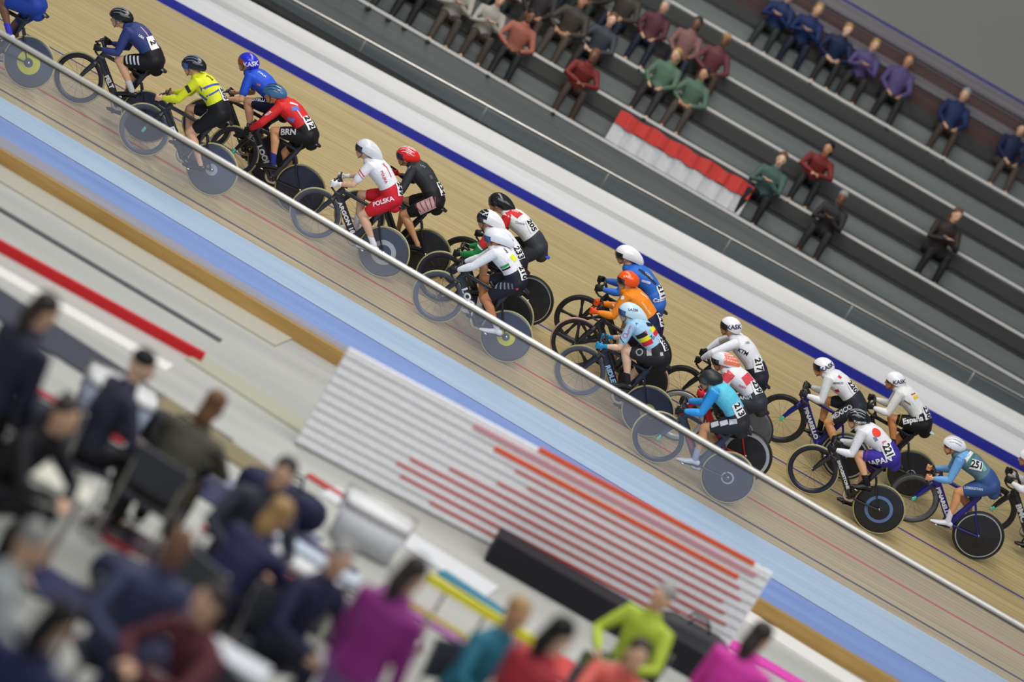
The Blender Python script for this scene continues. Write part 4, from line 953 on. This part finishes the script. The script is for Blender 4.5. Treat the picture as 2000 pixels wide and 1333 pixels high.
def put_person(ms, loc, rz, label, group, mats, scale=1.0, cat='person'):
    M = Matrix.Translation(loc) @ Matrix.Rotation(rz, 4, 'Z') @ Matrix.Scale(scale, 4)
    r = empty('person', M, label, cat, group)
    for k, me in ms.items():
        k = k.strip('_'); o = link(k, me, r)
        if k in mats:
            o.material_slots[0].link = 'OBJECT'; o.material_slots[0].material = mats[k]
    return r
C = cloth
skins = [skinmat(214, 170, 138), skinmat(196, 146, 112), skinmat(226, 186, 156), skinmat(120, 84, 62)]
hairs = [hair_d, hair_b, cloth(30, 26, 24), cloth(110, 76, 50), cloth(150, 148, 144)]
# spectators on the tiers
SP = [person_meshes(p, .016, i) for i, p in enumerate(('sit', 'sit_forward', 'sit_clap', 'sit_back', 'sit', 'sit_clap'))]
darkp = [(30, 30, 34), (44, 40, 40), (24, 28, 44), (60, 48, 40), (36, 44, 40), (70, 62, 54)]
oliv = [(110, 104, 84), (84, 80, 66), (128, 118, 100), (66, 60, 54), (150, 140, 124), (94, 70, 58), (60, 64, 70), (164, 160, 150)]
redd = [(120, 44, 40), (94, 50, 44), (140, 80, 66), (70, 40, 38), (160, 96, 80), (60, 56, 60)]
teals = [(60, 110, 96), (70, 96, 90), (50, 70, 66), (92, 88, 78)]
segs = [  # tier, first and last pixel column along the tier line, share of seats filled, colours
    (0, 640, 960, .9, oliv), (0, 960, 1190, .95, redd + oliv[:2]), (0, 1470, 1560, .8, teals), (0, 1560, 2000, .16, darkp),
    (1, 800, 1010, .8, oliv), (1, 1010, 1200, .7, oliv + darkp), (1, 1210, 1330, .9, [(60, 130, 96), (70, 120, 92), (84, 110, 90)]), (1, 1500, 1640, .25, redd[:2] + darkp), (1, 1700, 1990, .35, [(92, 66, 48), (70, 52, 44), (50, 42, 40)]),
    (2, 960, 1200, .6, darkp + oliv), (2, 1200, 1400, .85, [(128, 92, 88), (104, 56, 62), (150, 112, 104), (84, 44, 54)]), (2, 1400, 2000, .10, darkp),
    (3, 1120, 1400, .35, darkp), (3, 1400, 2000, .10, darkp),
    (4, 1260, 1440, .45, darkp), (4, 1440, 1650, .85, [(26, 44, 88), (30, 50, 96), (24, 36, 70)]), (4, 1650, 1810, .8, [(96, 72, 104), (84, 74, 120), (170, 128, 104), (150, 110, 92)]), (4, 1820, 2010, .85, [(28, 42, 84), (24, 34, 66)])]
seated_ = []
def colour_word(c):
    names = {'black': (26, 26, 30), 'charcoal': (48, 44, 44), 'navy': (26, 38, 74), 'brown': (72, 52, 42), 'olive': (96, 92, 74), 'beige': (140, 130, 112), 'grey': (60, 62, 68), 'cream': (164, 160, 150),
             'maroon': (94, 48, 46), 'rust': (125, 48, 42), 'rose': (145, 92, 82), 'green': (66, 122, 94), 'khaki': (92, 88, 78), 'purple': (92, 74, 110), 'tan': (165, 124, 100), 'slate': (56, 70, 66)}
    return min(names, key=lambda k: sum((a - b) ** 2 for a, b in zip(names[k], c)))
rs = random.Random(11); taken = set(); wtier = ['lowest tier', 'second tier', 'third tier', 'fourth tier', 'highest tier']
for tier, xa, xb, dens, pal in segs:
    yb_ = TY[tier] + .83 - .20
    def X_at(px):
        ln = lambda x: {0: 284, 1: 194, 2: 104, 3: 20, 4: -64}[tier] + .583 * (x - 1200)
        return at_y(px, ln(px) - 35, yb_).x
    xa_, xb_ = X_at(xa), X_at(xb)
    for k in range(int((xb_ - xa_) / .56)):
        if rs.random() > dens: continue
        slot = round((xa_ + .28 + k * .56) / .56)
        if (tier, slot) in taken: continue
        taken.add((tier, slot)); c = rs.choice(pal); i = rs.randrange(6)
        so_ = put_person(SP[i], (slot * .56 + rs.uniform(-.04, .04), yb_ - .0, TZ[tier] + .29), rs.uniform(-.2, .2),
                   'spectator', 'seated spectators on the ' + wtier[tier],
                   dict(body=rs.choice(skins), top=C(*c), trousers=C(*rs.choice(darkp)), hair=rs.choice(hairs), shoe=blk), rs.uniform(.92, 1.02))
        seated_.append((tier, colour_word(c), slot, so_))
ordn = 'first second third fourth fifth sixth seventh eighth ninth tenth eleventh twelfth thirteenth fourteenth fifteenth'.split()
for key in sorted({(t, c) for t, c, x, o in seated_}):
    row_ = sorted([(x, o.name, o) for t, c, x, o in seated_ if (t, c) == key])
    for n_, (x, nm_, o) in enumerate(row_):
        o['label'] = 'spectator in ' + key[1] + ' top seated on the ' + wtier[key[0]] + ('' if len(row_) == 1 else ', ' + ordn[n_] + ' from left of those in ' + key[1])
# the red and white cloth banner held over the front of the lowest tier
bx0, bx1 = at_y(1196, 245, TY[0] + .25).x, at_y(1455, 400, TY[0] + .25).x
ban = empty('cloth_banner', None, 'large red and white cloth banner spread over the lowest grandstand tier', 'banner')
for nm_, z0, z1, m_ in (('red_cloth', .28, .50, C(196, 58, 50)), ('white_cloth', -.02, .28, C(206, 206, 208))):
    mb = MB(); n = 60
    for side in (0, .02):
        for k in range(n + 1):
            x = bx0 + (bx1 - bx0) * k / n; wv_ = .03 * math.sin(k * .9) + .02 * math.sin(k * 2.3)
            mb.v.append(V((x, TY[0] + .18 + wv_ + side, TZ[0] + z0 + .012 * math.sin(k * .7)))); mb.v.append(V((x, TY[0] + .22 + wv_ * .6 + side, TZ[0] + z1 + .015 * math.sin(k * .5))))
    for k in range(n): q = 2 * k; mb.face(q, q + 2, q + 3, q + 1); q += 2 * (n + 1); mb.face(q, q + 1, q + 3, q + 2)
    for k in (0, n): q = 2 * k; p_ = q + 2 * (n + 1); mb.face(q, q + 1, p_ + 1, p_)
    mb.build(nm_, m_, ban)

# ------------------------------------------------------------------ the infield: kerb, slatted board, barriers, tables, team helpers
FZ = -.05
def floor_beam(name, pa, pb, w_, h_, m, label, cat, z=FZ, lift=0.0):
    """long low thing on the floor, or on short posts when it is lifted"""
    a, b = at_z(pa[0], pa[1], z + lift), at_z(pb[0], pb[1], z + lift); mb = MB()
    if not lift: mb.beam(a + V((0, 0, h_ / 2)), b + V((0, 0, h_ / 2)), w_, h_); return tag(mb.build(name, m, None, False), label, cat)
    r = empty(name, None, label, cat); mb.beam(a, b, w_, h_); mb.build('bar', m, r, False); n = 3
    for k in range(n):
        p = a.lerp(b, (k + .5) / n); mb = MB(); mb.tube([V((p.x, p.y, z)), p], .014, 8); mb.tube([V((p.x, p.y, z)), V((p.x, p.y, z + .02))], .09, 14); mb.build('post', c_metal, r)
    return r
ochre = streaky('varnished_plywood', srgb(150, 116, 60), srgb(178, 144, 86), sx=.5, sy=8)
mb = MB(); mb.beam(ka + V((0, 0, .08)), kb + V((0, 0, .08)), .16, .16); tag(mb.build('wooden_kerb', ochre, None, False), 'low ochre plywood kerb along the inner edge of the blue band', 'kerb')
# white slatted board with red and orange strips
base_l, base_r = at_z(575, 868, FZ), at_z(1400, 1300, FZ)
brd = empty('slatted_board', None, 'long white slatted board with red and orange strips beside the blue band', 'board', )
dirb = (base_r - base_l).normalized(); Lb = (base_r - base_l).length; nb_ = V((dirb.y, -dirb.x, 0))
back = MB(); back.beam(base_l + V((0, 0, .52)) - nb_ * .03, base_r + V((0, 0, .52)) - nb_ * .03, .03, 1.02); back.build('back_panel', C(228, 226, 230), brd, False)
slw, slr, slo, slp = C(240, 240, 242), C(206, 52, 44), C(228, 92, 48), C(206, 150, 160)
for k in range(11):
    z = .07 + k * .092; mb = MB(); mb.beam(base_l + V((0, 0, z)), base_r + V((0, 0, z)), .03, .074); mb.build('slat', slw, brd, False)
    t0 = (.30, .22, .20, .22, .30, .40, .46, .42, .36, .30, .44)[k]; col = slo if k in (8, 10) else (slp if k == 9 else slr); hh = .045 if k in (8, 10) else (.05 if k == 9 else .016)
    mb = MB(); mb.beam(base_l.lerp(base_r, t0) + V((0, 0, z + .042)) + nb_ * .012, base_l.lerp(base_r, .97 - .015 * (k % 3)) + V((0, 0, z + .042)) + nb_ * .012, .03, hh); mb.build('strip', col, brd, False)
for t in (.02, .26, .5, .74, .98):
    p = base_l.lerp(base_r, t) - nb_ * .07; mb = MB(); mb.box(p + V((0, 0, .5)), (.05, .05, 1.06)); mb.box(p - nb_ * .10 + V((0, 0, .02)), (.05, .40, .04)); mb.build('post', c_metal, brd, False)
floor_beam('barrier_beam', (-40, 470), (392, 708), .08, .10, C(196, 34, 38), 'long padded red beam lying on the beige infield floor at left', 'barrier')
floor_beam('cable_cover', (-40, 388), (430, 668), .10, .025, C(92, 90, 96), 'thin dark grey cable cover on the infield above the red beam', 'cable cover')
for pa, pb, w_, c, lab in [
    ((-60, 500), (330, 722), .34, (222, 220, 212), 'pale cream mat just below the long red beam'),
    ((-80, 545), (420, 870), .85, (52, 54, 68), 'wide dark navy mat at the left edge below the cream mat'),
    ((-80, 285), (560, 668), 1.1, (176, 172, 156), 'beige mat between the kerb and the grey cable cover'),
    ((380, 700), (640, 868), .5, (166, 166, 146), 'olive-grey mat at the end of the long red beam'),
    ((300, 780), (560, 960), .5, (128, 118, 88), 'dull ochre mat beside the wide dark navy mat'),
    ((-60, 700), (110, 800), .45, (22, 22, 26), 'black mat at the left edge under the crouched person'),
    ((60, 760), (240, 866), .14, (170, 44, 52), 'narrow dark red mat next to the black mat'),
    ((280, 840), (620, 1060), .30, (130, 132, 150), 'slate grey mat between the dark helpers at left'),
    ((360, 930), (680, 1130), .62, (48, 48, 84), 'large deep navy mat in the lower left'),
    ((180, 1010), (560, 1250), .50, (70, 50, 64), 'plum coloured mat below the deep navy mat'),
    ((40, 1110), (420, 1345), .55, (42, 44, 84), 'dark blue mat near the bottom left corner'),
    ((200, 1120), (345, 1212), .10, (212, 176, 48), 'narrow golden yellow mat between the plum and dark blue mats'),
    ((330, 1130), (510, 1250), .10, (184, 190, 80), 'narrow lime mat right of the golden yellow mat'),
    ((600, 930), (720, 1005), .14, (176, 60, 56), 'short brick red mat at the lower left end of the slatted board'),
    ((640, 960), (960, 1160), .55, (206, 208, 210), 'white mat below the slatted board'),
    ((960, 1080), (1180, 1215), .30, (150, 134, 118), 'light brown mat beside the long black case'),
    ((860, 1120), (980, 1200), .22, (50, 120, 144), 'teal mat under the bright yellow rail'),
    ((740, 1150), (960, 1290), .34, (150, 96, 146), 'mauve mat under the person in magenta'),
    ((1000, 1250), (1260, 1400), .60, (196, 72, 70), 'red mat at the bottom centre'),
    ((1160, 1150), (1350, 1265), .26, (176, 190, 84), 'lime green mat below the right end of the slatted board'),
    ((1335, 1128), (1700, 1358), .55, (222, 220, 214), 'broad white mat on the right of the infield beside the kerb'),
    ((1370, 1225), (1580, 1350), .34, (214, 70, 170), 'bright pink mat at the bottom right')]:
    floor_beam('floor_mat', pa, pb, w_, .015 + .0012 * (pa[0] % 7), C(*c), lab, 'mat')
floor_beam('yellow_rail', (836, 1128), (1066, 1268), .05, .07, C(232, 224, 60), 'short bright yellow rail near the person in teal', 'rail', lift=.55)
floor_beam('yellow_bar', (800, 1180), (1010, 1302), .022, .03, C(222, 206, 70), 'thin yellow bar on posts below the bright yellow rail', 'rail', lift=.35)
floor_beam('flight_case', (948, 1086), (1400, 1345), .42, .26, C(26, 26, 32), 'very long low black equipment case behind the slatted board', 'case')
floor_beam('orange_bar', (392, 1030), (572, 1132), .03, .035, C(226, 86, 40), 'thin orange bar on posts over the deep navy mat', 'rail', lift=.3)
floor_beam('red_bar', (200, 1050), (440, 1190), .03, .035, C(160, 34, 44), 'dark red bar on posts over the plum coloured mat', 'rail', lift=.3)
def bag(px, py, rz, c, label, L=.55):
    p = at_z(px, py, FZ); r = empty('sports_bag', Matrix.Translation(p + V((0, 0, .02))) @ Matrix.Rotation(rz, 4, 'Z'), label, 'bag')
    mb = MB(); mb.tube([(-L / 2, 0, .15), (-L / 4, 0, .16), (L / 4, 0, .16), (L / 2, 0, .15)], [(.13, .14), (.15, .155), (.15, .155), (.13, .14)], 14, side=V((0, 1, 0)), pw=.7); mb.build('bag_body', C(*c), r)
    for s in (-1, 1): MB().tube([(-.12, s * .10, .27), (-.08, s * .08, .37), (.08, s * .08, .37), (.12, s * .10, .27)], .012, 8).build('handle', blk, r)
    MB().tube([(-L * .4, 0, .315), (L * .4, 0, .315)], .006, 6).build('zip', c_metal, r)
def cooler(px, py, rz, c, label):
    p = at_z(px, py, FZ); r = empty('cool_box', Matrix.Translation(p + V((0, 0, .02))) @ Matrix.Rotation(rz, 4, 'Z'), label, 'cool box')
    mb = MB(); mb.tube([(0, 0, .0), (0, 0, .30)], [(.28, .18), (.30, .20)], 20, side=V((1, 0, 0)), pw=.35, round_=False); mb.build('box', C(*c), r)
    mb = MB(); mb.tube([(0, 0, .30), (0, 0, .37)], [(.31, .21), (.29, .19)], 20, side=V((1, 0, 0)), pw=.35, round_=False); mb.build('lid', C(226, 226, 226), r)
    MB().tube([(-.31, 0, .2), (-.33, 0, .42), (.33, 0, .42), (.31, 0, .2)], .012, 8).build('handle', c_metal, r)
bag(90, 880, .2, (28, 30, 44), 'navy sports bag near the cream bench table at left')
bag(330, 900, -.3, (36, 36, 40), 'charcoal sports bag on the slate grey mat')
bag(530, 1010, .1, (30, 32, 62), 'dark blue sports bag on the deep navy mat')
bag(260, 1190, .4, (40, 42, 70), 'indigo sports bag beside the plum coloured mat')
bag(640, 1250, -.2, (120, 124, 130), 'grey sports bag on the bare floor at the bottom')
bag(1330, 1280, .1, (60, 60, 64), 'dark grey sports bag right of the long black case')
cooler(700, 1070, .1, (206, 208, 212), 'white cool box on the white mat')
cooler(200, 830, .3, (150, 156, 176), 'pale violet cool box at the left near the dark red mat')
cooler(560, 1190, -.2, (70, 96, 130), 'steel blue cool box standing right of the lime mat')
def table(name, pa, pb, w_, h_, m, label):
    a, b = at_z(pa[0], pa[1], FZ + h_), at_z(pb[0], pb[1], FZ + h_); t = empty(name, None, label, 'table')
    d = (b - a).normalized(); n = V((-d.y, d.x, 0)); mb = MB(); mb.beam(a, b, w_, .04); mb.build('table_top', m, t, False)
    for q in (.06, .94):
        for s in (-1, 1):
            p = a.lerp(b, q) + n * s * (w_ / 2 - .06); mb = MB(); mb.tube([V((p.x, p.y, FZ)), p], .018, 8); mb.build('leg', c_metal, t)
table('folding_table', (215, 1150), (520, 1325), .34, .62, C(216, 220, 224), 'white folding table at lower left between the helpers in navy')
table('long_bench_table', (-60, 850), (176, 975), .40, .50, C(214, 212, 198), 'cream bench table at the left edge of the picture')
table('grey_table', (500, 1020), (700, 1142), .22, .60, C(190, 200, 214), 'pale blue-grey table beside the helpers in dark tops')
IP = {p: person_meshes(p, .013, i + 3) for i, p in enumerate(('stand', 'stand_arms', 'stand_bent'))}
IS = {p: person_meshes(p, .013, i + 8) for i, p in enumerate(('sit', 'sit_forward'))}
def chair(loc, rz, label, col):
    r = empty('folding_chair', Matrix.Translation(loc) @ Matrix.Rotation(rz, 4, 'Z'), label, 'chair', 'folding chairs on the infield')
    mb = MB(); mb.box((0, -.02, .44), (.42, .40, .03)); mb.build('seat', col, r, False); mb = MB(); mb.box((0, .19, .68), (.42, .03, .28), Matrix.Rotation(-.15, 3, 'X')); mb.build('backrest', col, r, False)
    for sx in (-1, 1):
        for sy, ty in ((-.18, -.20), (.17, .20)): MB().tube([V((sx * .2, sy, .44)), V((sx * .2, ty, .01))], .012, 8).build('leg', c_metal, r)
        MB().tube([V((sx * .2, .17, .44)), V((sx * .2, .21, .82))], .012, 8).build('back_post', c_metal, r)
crew = [  # head pixel, pose, turn, top, trousers, label
    (78, 610, 'stand', 2.6, (34, 36, 54), (20, 20, 26), 'person in navy jacket standing at the far left on the dark mat', 0),
    (250, 715, 'sit', 2.2, (46, 46, 64), (24, 24, 30), 'person in slate blue top sitting at the left on the dark mat', 2),
    (70, 770, 'sit_forward', 1.2, (20, 20, 24), (18, 18, 22), 'person in black crouched on a chair at the left edge', 0),
    (395, 800, 'sit_forward', 3.0, (70, 68, 56), (60, 54, 40), 'person in olive top leaning forward on a chair over the ochre mat', 3),
    (545, 925, 'sit', .3, (50, 52, 64), (34, 34, 46), 'person in charcoal top sitting near the left end of the slatted board', 0),
    (500, 1000, 'sit_forward', 2.6, (40, 40, 78), (28, 30, 52), 'person in dark navy top leaning forward over the deep navy mat', 1),
    (640, 1085, 'sit', .9, (36, 36, 66), (30, 32, 46), 'person in dark blue top sitting beside the grey-blue table', 4),
    (330, 1070, 'sit', .5, (70, 74, 104), (40, 42, 70), 'person in grey-blue top sitting behind the dark red bar', 3),
    (470, 1190, 'sit_forward', -.7, (96, 46, 54), (40, 36, 40), 'person in maroon top leaning over the lime mat', 0),
    (105, 1225, 'stand', 2.9, (38, 40, 84), (26, 30, 50), 'person in deep blue top near the bottom left corner', 2),
    (25, 1060, 'sit', 1.8, (164, 168, 166), (110, 112, 116), 'person in pale grey top sitting at the left edge', 4),
    (800, 1128, 'stand', 2.8, (140, 44, 124), (120, 90, 140), 'person in magenta top and lilac trousers', 0),
    (985, 1195, 'sit', .9, (40, 110, 130), (30, 40, 56), 'person in teal top sitting by the bright yellow rail', 1),
    (1085, 1245, 'stand', 2.5, (168, 48, 56), (130, 40, 46), 'person in dark red tracksuit at the bottom centre', 2),
    (1235, 1255, 'sit_forward', .2, (220, 104, 92), (206, 150, 140), 'person in coral top leaning forward beside the black case', 0),
    (1300, 1175, 'sit', -.5, (176, 196, 64), (90, 96, 60), 'person in lime green top sitting below the slatted board', 4),
    (1480, 1250, 'stand', 2.9, (214, 60, 164), (226, 190, 206), 'person in bright pink top at the bottom right', 0)]
for px, py, pose, rz, tc, pc, lab, hi in crew:
    sit = pose.startswith('sit'); hh = 1.20 if sit else 1.62
    p = at_z(px, py, FZ + hh); m = (IS if sit else IP)[pose]
    mats = dict(body=skins[hi % 4], top=C(*tc), trousers=C(*pc), hair=hairs[hi % 5], shoe=[blk, white_p][hi % 2])
    if sit:
        chair((p.x, p.y, FZ), rz, 'chair under the ' + ' '.join(lab.split()[:12]), C(70, 72, 78)); put_person(m, (p.x, p.y, FZ + .455 + .0), rz, lab, 'helpers on the infield', mats)
    else: put_person(m, (p.x, p.y, FZ), rz, lab, 'helpers on the infield', mats)
